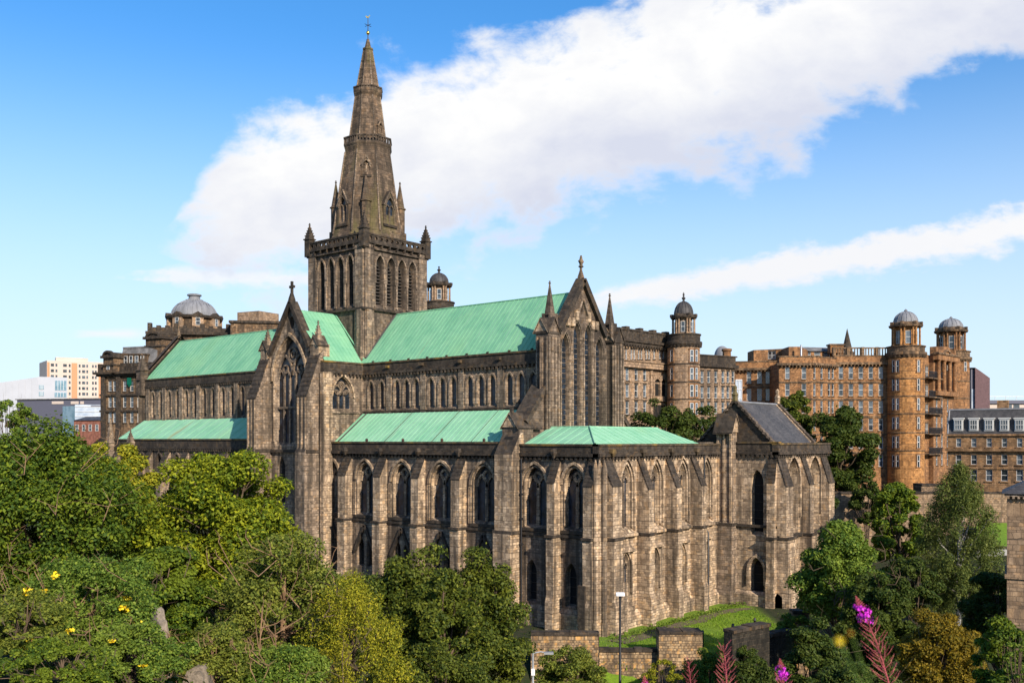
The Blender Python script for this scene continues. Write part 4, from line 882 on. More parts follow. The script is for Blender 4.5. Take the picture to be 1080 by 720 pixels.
def lantern_tower(parent, x, y, r, z_ground, z_body, z_lan0, z_lan1, z_dome, mats, rl, dark_dome, ncol=8, rows=(), fin=0, rot=.2):
    """round stair tower with bracketed parapet, columned lantern and a little dome; parts of a building"""
    mb = MB(); mb.lathe(x, y, [(r, z_ground), (r, z_body - .58)], 40, 0, 0); mb.lathe(x, y, [(r, z_body - .6), (r * 1.08, z_body - .2), (r * 1.14, z_body), (r * 1.14, z_body + .5), (r * 1.02, z_body + .6), (r * 1.02, z_lan0 - .3), (r * 1.08, z_lan0 - .2), (r * 1.08, z_lan0), (.3, z_lan0 + .02)], 40, 1, 0)
    for q in range(28): an = 2 * pi * q / 28; c_, s_ = cos(an), sin(an); mb.box(x + r * 1.06 * c_ - .14, x + r * 1.06 * c_ + .14, y + r * 1.06 * s_ - .14, y + r * 1.06 * s_ + .14, z_body - .45, z_body, 1)
    for z in rows: mb.lathe(x, y, [(r, z - .12), (r * 1.03, z - .1), (r * 1.03, z + .1), (r, z + .12)], 40, 1, 0, cap=False)
    body = mb.build('stair_tower', mats, parent)
    mb = MB(); h = z_lan1 - z_lan0
    mb.lathe(x, y, [(rl * .74, z_lan0), (rl * .74, z_lan1 - h * .1)], 24, 0)
    for q in range(ncol):
        an = rot + 2 * pi * q / ncol
        for d in (-.13, .13):
            cx_, cy_ = x + rl * .93 * cos(an + d), y + rl * .93 * sin(an + d); mb.lathe(cx_, cy_, [(.30, z_lan0), (.30, z_lan0 + .25), (.2, z_lan0 + .35), (.18, z_lan1 - h * .16), (.3, z_lan1 - h * .1)], 8, 0)
    mb.lathe(x, y, [(rl * .8, z_lan1 - h * .1), (rl * 1.12, z_lan1 - h * .08), (rl * 1.16, z_lan1), (rl * .98, z_lan1 + .05), (rl * .9, z_lan1 + h * .14), (rl * .84, z_lan1 + h * .15)], 32, 1)
    for q in range(ncol): an = rot + 2 * pi * q / ncol; mb.box(x + rl * cos(an) - .3, x + rl * cos(an) + .3, y + rl * sin(an) - .3, y + rl * sin(an) + .3, z_lan1, z_lan1 + h * .16, 1)
    lan = mb.build('lantern', mats, parent)
    for q in range(ncol):
        an = rot + 2 * pi * (q + .5) / ncol; f_ = Fr((x + rl * .745 * cos(an), y + rl * .745 * sin(an)), (-sin(an), cos(an)), (cos(an), sin(an))); sash(f_, 0, z_lan0 + h * .12, rl * .36, h * .6, lan, c=.02)
    mb = MB(); rd = rl * .82; zd = z_lan1 + h * .15
    mb.lathe(x, y, dome_prof(rd, zd, z_dome - zd), 32, 0, 0, True)
    for q in range(16):
        an = 2 * pi * q / 16; pr_ = dome_prof(rd, zd, z_dome - zd); mb.tube([(x + (r_ + .01) * cos(an), y + (r_ + .01) * sin(an), z_) for r_, z_ in pr_], [.07] * len(pr_), 4, 0)
    if fin: mb.lathe(x, y, [(.3, z_dome - .1), (.18, z_dome + .3), (.4, z_dome + .6), (.12, z_dome + .9), (.2, z_dome + 1.3), (.04, z_dome + fin)], 8, 0)
    else: mb.lathe(x, y, [(.3, z_dome - .1), (.35, z_dome + .2), (.05, z_dome + .5)], 8, 0)
    mb.build('dome', [dark_dome], parent)
    return body
def round_win(body, x, y, r, px, py, w, h, t):
    """window on a round tower, facing the way its place on the wall faces"""
    d = (FW + RT * ((px - 540) / FPX)); o = EYE.xy; d2 = d.xy.normalized(); rel = o - Vector((x, y)); b_ = rel.dot(d2); cc_ = rel.length_squared - r * r; disc = b_ * b_ - cc_
    if disc < 0: return
    q = o + d2 * (-b_ - sqrt(disc)); n = (q - Vector((x, y))).normalized(); f_ = Fr(q - n * .02, (-n.y, n.x), n); z = zat(py, (q - o).dot(FW.xy))
    mb = MB()
    for a0, a1, b0, b1 in ((-w / 2 - .2, -w / 2, -.1, h + .1), (w / 2, w / 2 + .2, -.1, h + .1), (-w / 2 - .25, w / 2 + .25, h, h + .25), (-w / 2 - .25, w / 2 + .25, -.22, 0)): mb.fbox(f_, a0, a1, -.1, .1, z - h / 2 + b0, z - h / 2 + b1, 2)
    mb.add([f_.p(-w / 2, z - h / 2, .02), f_.p(w / 2, z - h / 2, .02), f_.p(w / 2, z + h / 2, .02), f_.p(-w / 2, z + h / 2, .02)], [(0, 1, 2, 3)], 0)
    for a0, a1, b0, b1 in ((-w / 2, -w / 2 + .1, 0, h), (w / 2 - .1, w / 2, 0, h), (-w / 2, w / 2, h - .1, h), (-w / 2, w / 2, h / 2 - .07, h / 2 + .07)): mb.fbox(f_, a0, a1, .01, .07, z - h / 2 + b0, z - h / 2 + b1, 1)
    mb.build('window', ['window_glass', 'window_frame_white', 'stone_hosp_orange'], body)

def build_infirmary_west():
    """brown sandstone wing with the dark domed stair tower, behind the east gable"""
    x0, y0 = ground_pt(721, 174); H = thing('hospital_building', (x0, y0, tz(x0, y0)), 'brown hospital wing with a dark-domed round stair tower, right of the cathedral east gable', 'hospital', 'sandstone hospital blocks')
    BR = ['stone_hosp_brown', 'stone_black', 'stone_mid']
    fr, L = fr_between(560, 150, 707, 177)
    z1 = zat(363, 176)
    rows = (394.5, 412, 430); wn = []
    for px in (592, 606, 620, 634, 648, 661.5, 671, 680): wn += grid(fr, (px,), rows, .9, 2.2)
    for px in (600, 625, 650, 657.5, 660.6, 666, 669, 673.5, 676.5, 681.5, 684.5, 690, 696, 699.5): wn += grid(fr, (px,), (373.5,), .5, 1.7)
    o = facade(H, 'wall', fr, L, 8, z1, wn, BR, 14)
    mb = MB(); band(mb, fr, L, z1 - .9, z1 - .4, .6); band(mb, fr, L, z1 - .4, z1, .9); mb.fbox(fr, 0, L, -.6, .3, z1, z1 + 1.6); band(mb, fr, L, z1 + 1.6, z1 + 1.9, .45)
    a = 0
    while a < L: mb.fbox(fr, a, a + .25, .2, .8, z1 - 1.25, z1 - .85); a += .8
    for q in range(0, int(L), 4): mb.fbox(fr, q, q + 1.0, -.7, .4, z1, z1 + 2.3)
    mb.build('parapet', ['stone_black'], H)
    mb = MB(); zb = hit(fr, 680, 386)[1]; mb.fbox(fr, 0, L - .5, -.1, .75, zb - .5, zb + .55); mb.fbox(fr, 0, L - .5, -.1, .95, zb + .55, zb + .75)
    zz = hit(fr, 680, 403)[1]; mb.fbox(fr, 0, L - .5, -.1, .12, zz - .12, zz + .12); zz = hit(fr, 680, 421)[1]; mb.fbox(fr, 0, L - .5, -.1, .12, zz - .12, zz + .12)
    for px in (655.5, 686.2): a = hit(fr, px, 400)[0]; mb.fbox(fr, a - .35, a + .35, -.1, .3, 8, zb - .5)
    mb.build('string_course', ['stone_hosp_brown'], H)
    a0, a1 = hit(fr, 688, 400)[0], hit(fr, 702, 400)[0]; b0, b1 = hit(fr, 695, 420)[1], hit(fr, 695, 398)[1]                 # open loggia
    mb = MB(); mb.fbox(fr, a0, a1, .004, .03, b0, b1, 0); mb.fbox(fr, a0 + .3, a1 - .3, .004, .03, b0 - 5, b0 - 1.2, 0)
    for q in (a0, (a0 + a1) / 2, a1): mb.fbox(fr, q - .22, q + .22, 0, .45, b0, b1, 1)
    mb.fbox(fr, a0 - .4, a1 + .4, 0, .5, b0 - .5, b0 + .4, 1); mb.fbox(fr, a0 - .4, a1 + .4, 0, .4, b1 - .1, b1 + .4, 1)
    for q in range(2):
        aa = a0 + (a1 - a0) * (.25 + .5 * q); mb.bar(fr, [(aa + 1.2 * cos(pi * w_ / 8), b1 - 1.4 + 1.2 * sin(pi * w_ / 8)) for w_ in range(9)], .3, 0, .42, 1)
    mb.build('loggia', ['dark_void', 'stone_hosp_brown'], H)
    # stair tower
    r = 2.95; x, y = x0, y0
    body = lantern_tower(H, x, y, r, 8, zat(364, 174), zat(353, 174), zat(334.5, 174), zat(318, 174), ['stone_hosp_brown', 'stone_black', 'stone_mid'], 2.1, 'lead_dark', 6, (zat(403, 172), zat(384, 172), zat(421, 172)), 1.7, .45)
    for py in (375, 394, 412, 431):
        for px in (708.5, 729.5, 734.5): round_win(body, x, y, r, px, py, .75 if px > 720 else .7, 2.2, 172)
    # lower wing to the right of the tower
    fr, L = fr_between(736, 181, 775, 186)
    z1 = zat(386, 184); wn = grid(fr, (740.5, 747.5, 755, 762.5, 767.8, 773), (397.5, 414, 430, 447), .72, 2.2)
    facade(H, 'wall', fr, L, 8, z1, wn, BR, 12)
    mb = MB(); band(mb, fr, L, z1 - .3, z1 + .3, .6); mb.fbox(fr, 0, L, -.6, .25, z1 + .3, z1 + 1.8); band(mb, fr, L, z1 + 1.8, z1 + 2.05, .4)
    mb.build('parapet', ['stone_black'], H)
    for px, py in ((766.5, 368),):
        q, w_ = ground_pt(px, 187); mb = MB(); mb.lathe(q, w_, [(.85, zat(384, 187)), (.8, zat(371, 187)), (1.0, zat(370, 187)), (1.0, zat(368, 187)), (.5, zat(367.5, 187))], 14); mb.build('chimney', ['stone_hosp_orange'], H)
    q, w_ = ground_pt(761.5, 196); mb = MB(); mb.lathe(q, w_, [(1.7, zat(384, 196)), (1.7, zat(376, 196))] + dome_prof(1.6, zat(376, 196), 2.2), 20, 0, 0, True); mb.build('dome', ['lead_grey'], H)
build_infirmary_west()

def build_infirmary_east():
    x0, y0 = ground_pt(905, 186); H = thing('hospital_building', (x0, y0, tz(x0, y0)), 'long orange sandstone hospital wing ending in a round corner tower with a grey lead dome', 'hospital', 'sandstone hospital blocks')
    OR = ['stone_hosp_orange', 'stone_hosp_dark', 'stone_hosp_orange']
    rows = (393, 411, 429, 447.5, 466.5, 485.5)
    def wing(px0, t0, px1, t1, py_top, pxs, rws, depth, w=.86, h=2.35, zb=7.5):
        fr, L = fr_between(px0, t0, px1, t1); tm = (t0 + t1) / 2; z1 = zat(py_top, tm); o = facade(H, 'wall', fr, L, zb, z1, grid(fr, pxs, rws, w, h), OR, depth)
        mb = MB(); band(mb, fr, L, z1 - .45, z1, .75); mb.fbox(fr, 0, L, -.5, .3, z1, z1 + 1.15, 1); band(mb, fr, L, z1 + 1.15, z1 + 1.4, .4)
        a = .3
        while a < L: mb.fbox(fr, a, a + .22, .2, .62, z1 - .75, z1 - .42); a += .7
        mb.build('parapet', ['stone_hosp_dark', 'stone_hosp_orange'], H)
        mb = MB()
        for a_, b_ in zip(rws, rws[1:]): z = zat((a_ + b_) / 2 + 1.0, tm); mb.fbox(fr, 0, L, -.05, .16, z - .14, z + .14)
        mb.build('string_course', ['stone_hosp_dark'], H); return fr, L, z1
    wing(774, 190, 824, 188, 388, (790, 801, 810, 818.5), (398, 416, 434), 12)
    fr, L = fr_between(774.5, 186.5, 783.5, 186.5); mb = MB()                                # glazed stair bay
    mb.fbox(fr, 0, L, -3, 0, 8, zat(395, 186)); mb.build('wall', ['stone_hosp_orange'], H)
    mb = MB(); mb.fbox(fr, .25, L - .25, 0, .12, zat(440, 186), zat(401, 186), 0)
    for q in (.25, L / 2, L - .25): mb.fbox(fr, q - .07, q + .07, .1, .2, zat(440, 186), zat(400, 186), 1)
    for py in (400.5, 410, 420, 430): mb.fbox(fr, .2, L - .2, .1, .22, zat(py, 186) - .12, zat(py, 186) + .12, 1)
    mb.build('stair_glazing', ['grey_glazing', 'galvanised'], H)
    frb, Lb, zb_ = wing(821.5, 182, 856, 182, 383, (830.5, 848), (393, 411, 429, 447.5), 12)
    # canted return of that bay, then the main range
    wing(855.5, 182, 880, 186.5, 383.5, (859, 866.5, 874.5, 878.3), (393, 411, 429, 447.5, 466.5), 10, .75, 2.35)
    frm, Lm, zm = wing(879.5, 187, 940, 187, 382, (887, 897.5, 908, 918.5, 929), rows, 16)
    mb = MB(); fr2 = frm.off(.12)                                                             # open balustrade above the main range
    a = .2
    mb2 = MB()
    while a < Lm: mb2.fbox(fr2, a, a + .16, -.3, -.1, zm + 1.4, zm + 2.7); a += .55
    mb2.fbox(fr2, 0, Lm, -.35, 0, zm + 2.7, zm + 2.95)
    for q in range(5): mb2.fbox(fr2, q * Lm / 4 - .3, q * Lm / 4 + .3, -.5, .1, zm + 1.4, zm + 3.0)
    mb2.build('balustrade', ['stone_hosp_dark'], H)
    # attic storeys and roof lights
    fr, L = fr_between(796, 193, 846, 188.5); o = facade(H, 'attic', fr, L, zat(386, 190), zat(367.5, 190), grid(fr, (814, 829), (374.5,), 1.6, 1.6), OR, 9)
    fr, L = fr_between(795, 189, 810, 189); facade(H, 'attic', fr, L, zat(386, 189), zat(369, 189), [], OR, 5)
    fr, L = fr_between(832, 185, 846, 185); facade(H, 'attic', fr, L, zat(384, 185), zat(365.5, 185), [], OR, 5)
    fr, L = fr_between(846, 193, 890, 195); facade(H, 'attic', fr, L, zat(386, 193), zat(370, 193), grid(fr, (852, 862, 872, 882), (374,), 1.4, 1.1), OR, 7)
    mb = MB(); mb.prism(fr, [(.4, zat(370, 193)), (-1.5, zat(365, 193)), (-6, zat(365, 193)), (-7, zat(370, 193))], 0, L); mb.build('roof', ['roof_grey'], H)
    fr, L = fr_between(876, 192, 890, 192); mb = MB(); mb.fbox(fr, 0, L, -2, 0, zat(372, 192), zat(364, 192)); mb.fbox(fr, -.2, L + .2, -2.2, .2, zat(364, 192), zat(362.5, 192), 1); mb.build('chimney', ['stone_hosp_orange', 'stone_hosp_dark'], H)
    mb = MB(); fp, _ = fr_between(844.5, 183.5, 850, 183.5); mb.tube([fp.p(0, zat(364, 184), .3), fp.p(0, zat(378, 184), .3), fp.p(-.15, zat(384, 184), .9), fp.p(.1, zat(388, 184), .5)], [.18] * 4, 6); mb.build('drainpipe', ['galvanised'], H)
    # front round tower
    x, y = ground_pt(955.3, 186); r = 3.4
    body = lantern_tower(H, x, y, r, 7, zat(375, 186), zat(365.5, 186), zat(343.5, 186), zat(328.5, 186), ['stone_hosp_lit', 'stone_hosp_dark', 'stone_hosp_orange'], 2.75, 'lead_grey', 7, [zat(p, 183) for p in (399, 417.5, 436, 456, 475)], 0, .3)
    for py in (386, 405.5, 426, 446, 466, 486):
        for px in (942.6, 946.6, 968.6): round_win(body, x, y, r, px, py, .62, 2.3, 183)
    # balconied bay between the towers
    fr, L = fr_between(972, 190, 986, 195); facade(H, 'wall', fr, L, 7, zat(374, 192), grid(fr, (977.5,), (392, 412, 432, 452), 1.6, 2.2), OR, 9)
    for py in (398.5, 418.5, 436, 457, 478): mb = MB(); z = zat(py, 192); mb.fbox(fr, -.2, L + .2, 0, 1.6, z - .25, z, 0); [mb.fbox(fr, a_, a_ + .07, 1.45, 1.52, z, z + 1.1, 1) for a_ in np.arange(0, L, .3)]; mb.fbox(fr, -.2, L + .2, 1.42, 1.56, z + 1.1, z + 1.2, 1); mb.build('balcony', ['stone_hosp_dark', 'iron_black'], H)
    # columned end pavilion with its pediment
    fr, L = fr_between(984.5, 192, 1006, 200); tm = 196; zt = zat(376, tm)
    facade(H, 'wall', fr, L, 7, zt, grid(fr, (988, 993.5, 999.5), (428, 446, 465, 484), .9, 2.4) + grid(fr, (992, 999), (385,), 1.0, 2.2), OR, 10)
    mb = MB(); z0, z1 = zat(413, tm), zat(381, tm)
    mb.fbox(fr, -.3, L + .3, 0, 1.0, z0 - .9, z0, 0); mb.fbox(fr, -.3, L + .3, 0, 1.1, z1, z1 + 1.1, 0); mb.fbox(fr, -.5, L + .5, 0, 1.3, z1 + 1.1, z1 + 1.5, 1)
    for q in (.1, .36, .64, .9):
        p_ = fr.p(L * q, 0, .62); mb.lathe(p_[0], p_[1], [(.5, z0), (.5, z0 + .3), (.4, z0 + .4), (.36, z1 - .4), (.5, z1 - .1), (.5, z1)], 12, 0)
    mb.build('colonnade', ['stone_hosp_orange', 'stone_hosp_dark'], H)
    mb = MB(); mb.extrude(fr, [(L * .05, zt - .2), (L * .95, zt - .2), (L * .95, zt + .7), (L * .72, zt + 1.0), (L * .62, zt + 2.0), (L * .38, zt + 2.0), (L * .28, zt + 1.0), (L * .05, zt + .7)], -.8, .6, 0); mb.bar(fr, [(L * (.5 + .22 * cos(pi * q / 10)), zt - .4 + 1.6 * sin(pi * q / 10)) for q in range(11)], .3, .5, .85, 1)
    for q in (.05, .95): mb.fbox(fr, L * q - .4, L * q + .4, -.8, .5, zt, zt + 1.7, 0)
    mb.build('pediment', ['stone_hosp_orange', 'stone_hosp_dark'], H)
    x, y = ground_pt(1003, 208); r = 3.7
    body = lantern_tower(H, x, y, r, 7, zat(380, 208), zat(371, 208), zat(349, 208), zat(336, 208), ['stone_hosp_orange', 'stone_hosp_dark', 'stone_hosp_orange'], 3.0, 'lead_grey', 7, [zat(p, 205) for p in (402, 420)], 0, .1)
    for py in (386.5,): round_win(body, x, y, r, 1018, py, .8, 2.0, 205)
build_infirmary_east()

def build_back_tower():
    x, y = ground_pt(463, 186); H = thing('hospital_building', (x, y, tz(x, y)), 'dark domed hospital stair tower showing above the choir roof right beside the big square tower', 'hospital', 'sandstone hospital blocks')
    r = 2.9; lantern_tower(H, x, y, r, 8, zat(327, 186), zat(319, 186), zat(301, 186), zat(288, 186), ['stone_hosp_brown', 'stone_black', 'stone_mid'], 2.25, 'lead_dark', 6, (zat(345, 184),), 1.3, .8)
    fr, L = fr_between(400, 190, 560, 185); mb = MB(); mb.fbox(fr, 0, L, -14, 0, 8, zat(345, 190), 0); mb.fbox(fr, 0, L, -14.3, .3, zat(345, 190), zat(343, 190), 1); mb.build('wall', ['stone_hosp_brown', 'stone_black'], H)
build_back_tower()

def build_infirmary_front():
    """soot-dark baroque block with mansard roof and big ribbed lead dome, behind the nave"""
    x0, y0 = ground_pt(205, 212); H = thing('hospital_building', (x0, y0, tz(x0, y0)), 'soot-blackened ornate hospital block with a broad ribbed grey dome, behind the nave', 'hospital', 'sandstone hospital blocks')
    DK = ['stone_hosp_dark', 'stone_black', 'stone_hosp_dark']
    fr, L = fr_between(106, 196, 172, 190); z1 = zat(393, 193)
    wn = grid(fr, (116, 121, 131.5, 139, 146.5), (407, 424, 440), .85, 2.1)
    facade(H, 'wall', fr, L, 6, z1, wn, DK, 14)
    mb = MB(); band(mb, fr, L, z1 - .6, z1 - .2, .7); band(mb, fr, L, z1 - .2, z1 + .25, 1.2); mb.fbox(fr, 0, L, -.6, .3, z1 + .25, z1 + 1.3)
    for q in range(12): mb.fbox(fr, q * L / 11 - .3, q * L / 11 + .3, -.6, .45, z1 + .25, z1 + 2.0)
    for px in (110, 126, 152): a = hit(fr, px, 420)[0]; mb.fbox(fr, a - .5, a + .5, -.1, .5, 6, z1 - .6)
    for py in (416, 433): z = zat(py, 193); mb.fbox(fr, 0, L, -.1, .35, z - .2, z + .2)
    mb.build('cornice', ['stone_black'], H)
    # mansard with dormers
    mb = MB(); a0, a1 = hit(fr, 121, 380)[0], hit(fr, 158, 380)[0]; zt = zat(367, 195); mb.prism(fr, [(-.8, z1), (-2.3, zt), (-10, zt), (-11.5, z1)], a0, a1); mb.fbox(fr, a0, a1, -2.6, -2.2, zt, zt + .35); mb.build('mansard_roof', ['roof_grey'], H)
    for px in (134.5, 140, 146, 152): a, b = hit(fr.off(-1.0), px, 380.5); mb = MB(); mb.fbox(fr, a - .6, a + .6, -2.5, -.55, b - 1.3, b + 1.2); mb.fbox(fr, a - .75, a + .75, -2.6, -.45, b + 1.2, b + 1.45); d_ = mb.build('dormer', ['stone_hosp_dark'], H); sash(fr, a, b - .9, .85, 1.9, d_, c=-.52)
    for (p0, p1, py0) in ((110.5, 121.5, 377), (155, 172, 357)):                              # corner pavilions
        f2, L2 = fr_between(p0, 195, p1, 193); zt = zat(py0, 194); mb = MB(); mb.fbox(f2, 0, L2, -4.5, .35, z1, zt, 0); mb.fbox(f2, -.4, L2 + .4, -4.8, .8, zt - .1, zt + .4, 1); mb.fbox(f2, -.2, L2 + .2, -4.7, .6, zt - 1.7, zt - 1.4, 1)
        mb.bar(f2, [(L2 / 2 + L2 * .42 * cos(pi * q / 10), zt + .3 + .9 * sin(pi * q / 10)) for q in range(11)], .45, .1, .7, 1); mb.fbox(f2, L2 * .1, L2 * .9, -4, .4, zt + .3, zt + 1.0, 1)
        o = mb.build('pavilion', DK, H); sash(f2, L2 / 2, z1 + .7, 1.0, min(2.3, zt - z1 - 2.4), o, c=.37)
    mb = MB(); a, b = hit(fr, 137.5, 402); mb.fbox(fr, a - .32, a + .32, 0, .6, b - .7, b + .7); mb.lathe(*fr.p(a, 0, .3)[:2], [(.18, b - 1.1), (.32, b - .7)], 8); mb.build('rain_hopper', ['green_plastic'], H)
    # range behind the nave roof
    fr, L = fr_between(158, 200, 330, 205); zt = zat(352, 200); facade(H, 'wall', fr, L, 6, zt, grid(fr, (163, 170, 300, 312), (366, 380), 1.0, 2.0), DK, 16)
    mb = MB(); band(mb, fr, L, zt - .1, zt + .5, .9); mb.fbox(fr, 0, L, -.6, .3, zt + .5, zt + 1.4)
    for q in range(20): mb.fbox(fr, q * L / 19 - .4, q * L / 19 + .4, -.7, .4, zt + .5, zt + 1.8 + .5 * (q % 3 == 0))
    mb.build('parapet', ['stone_black'], H)
    f2, L2 = fr_between(243, 199, 322, 201); mb = MB(); z2 = zat(341, 200); mb.fbox(f2, 0, L2, -9, 0, zt - 1, z2, 0); mb.fbox(f2, -.3, L2 + .3, -9, .4, z2, z2 + .5, 1); mb.build('attic', ['stone_hosp_dark', 'stone_black'], H)
    f2, L2 = fr_between(252, 207, 273, 204); f3, L3 = fr_between(273, 204, 291, 209); z2 = zat(329, 206)
    facade(H, 'penthouse', f2, L2, zt, z2, grid(f2, (256,), (335,), .8, 2.2), ['stone_hosp_brown', 'stone_black', 'stone_hosp_brown'], 6); facade(H, 'penthouse', f3, L3, zt, z2, grid(f3, (282,), (336,), 2.2, 1.3), ['stone_hosp_brown', 'stone_black', 'stone_hosp_brown'], 6)
    # drum and dome
    x, y = x0, y0; t = 212; R_ = 5.35
    mb = MB(); mb.lathe(x, y, [(R_ * 1.1, zat(362, t)), (R_ * 1.1, zat(352, t)), (R_ * 1.22, zat(351, t)), (R_ * 1.22, zat(348, t)), (R_ * 1.0, zat(347.5, t)), (R_ * 1.0, zat(338, t)), (R_ * 1.12, zat(337.5, t)), (R_ * 1.12, zat(335.5, t)), (R_ * .98, zat(335, t))], 40, 0)
    mb.lathe(x, y, [(R_ * 1.13, zat(337.6, t)), (R_ * 1.16, zat(335.4, t)), (R_ * .9, zat(334, t))], 40, 1)
    vx, vy = -FW.x, -FW.y; base = math.atan2(vy, vx)
    for q in range(8):
        an = base + .45 + q * pi / 4; f_ = Fr((x + R_ * cos(an), y + R_ * sin(an)), (-sin(an), cos(an)), (cos(an), sin(an))); w_ = 1.2
        mb.fbox(f_, -w_, w_, -.4, .5, zat(347.5, t), zat(335, t), 2); mb.prism(Fr(f_.p(0, 0, 0)[:2], f_.n, f_.u), [(-w_ * 1.2, zat(335.5, t)), (0, zat(331.5, t)), (w_ * 1.2, zat(335.5, t))], -.6, .75, 1)
    dr = mb.build('drum', ['stone_hosp_dark', 'stone_black', 'stone_hosp_brown'], H)
    for q in range(8): an = base + .45 + q * pi / 4; f_ = Fr((x + R_ * cos(an), y + R_ * sin(an)), (-sin(an), cos(an)), (cos(an), sin(an))); sash(f_, 0, zat(345.5, t), .95, 1.6, dr, c=.51)
    mb = MB(); pr_ = dome_prof(R_ * .93, zat(335, t), zat(316, t) - zat(335, t), 10)[:-2]; pr_[-1] = (1.5, pr_[-1][1]); mb.lathe(x, y, pr_, 40, 0, 0, True)
    for q in range(30): an = 2 * pi * q / 30; mb.tube([(x + (r_ + .01) * cos(an), y + (r_ + .01) * sin(an), z_) for r_, z_ in pr_], [.1] * len(pr_), 4, 0)
    z_ = pr_[-1][1]; mb.lathe(x, y, [(1.9, z_ - .25), (1.9, z_ + .1), (1.3, z_ + .15), (1.2, z_ + .9), (1.55, z_ + 1.0), (1.55, z_ + 1.3), (1.0, z_ + 1.45), (.1, z_ + 1.5)], 20, 0); mb.build('dome', ['lead_grey'], H)
build_infirmary_front()

def place(name, px, t, label, cat, group=None, z=None):
    x, y = ground_pt(px, t); return thing(name, (x, y, tz(x, y) if z is None else z), label, cat, group)

def build_mansard_house():
    T = place('stone_house', 1045, 152, 'brown stone house with slate mansard roof and white dormers at the right edge', 'house')
    fr, L = fr_between(999.5, 150, 1150, 139.6); zb, ze = zat(540, 150), zat(457.5, 150)
    pxs = [1011 + 16.1 * q for q in range(9)]
    wn = grid(fr, pxs, (466.5,), .7, 1.35) + grid(fr, pxs, (484.5,), .8, 1.5) + grid(fr, pxs[1:], (501,), .9, 1.75)
    facade(T, 'wall', fr, L, zb, ze, wn, ['stone_house', 'stone_house', 'stone_house'], 11)
    mb = MB(); zz = zat(474.5, 150); mb.fbox(fr, -.3, L, -.1, .5, zz - .15, zz + .25); mb.fbox(fr, -.2, L, -.1, .3, ze - .3, ze, 0); mb.fbox(fr, 0, L, -.1, .14, zat(493, 150) - .1, zat(493, 150) + .1); mb.build('cornice', ['stone_house'], T)
    mb = MB(); zr = zat(432.5, 150); mb.prism(fr, [(.25, ze), (-.1, ze + .15), (-1.6, zr), (-9, zr), (-11, ze)], 0, L); mb.fbox(fr, 0, L, -2.0, -1.5, zr, zr + .25, 1)
    mb.tube([fr.p(.02, ze, .2), fr.p(.02, zr, -1.6)], [.14, .14], 5, 1); mb.build('mansard_roof', ['slate', 'lead_grey'], T)
    for q in pxs:
        a, b = hit(fr.off(-.4), q, 447.5); mb = MB(); mb.fbox(fr, a - .68, a + .68, -2, -.05, b - 1.0, b + .85, 0); mb.fbox(fr, a - .8, a + .8, -2.1, .05, b + .85, b + 1.05, 0); d_ = mb.build('dormer', ['window_frame_white'], T); sash(fr, a, b - .8, 1.05, 1.5, d_, c=-.02, bars=3)
    for q in (6.5, 13): mb = MB(); mb.fbox(fr, q, q + 1.6, -6, -5, zr, zr + 1.6); mb.build('chimney', ['stone_house'], T)
    mb = MB(); fl, Ll = fr_between(1034, 149, 1055, 149); mb.fbox(fl, 0, Ll, 0, 3, zb, zat(521, 149), 0); a, b = hit(fl.off(3), 1043, 529); mb.fbox(fl, a - 1.6, a + 1.6, 3, 3.06, b - 1.6, b + 1.3, 1); mb.build('porch', ['stone_house', 'roof_grey'], T)
build_mansard_house()

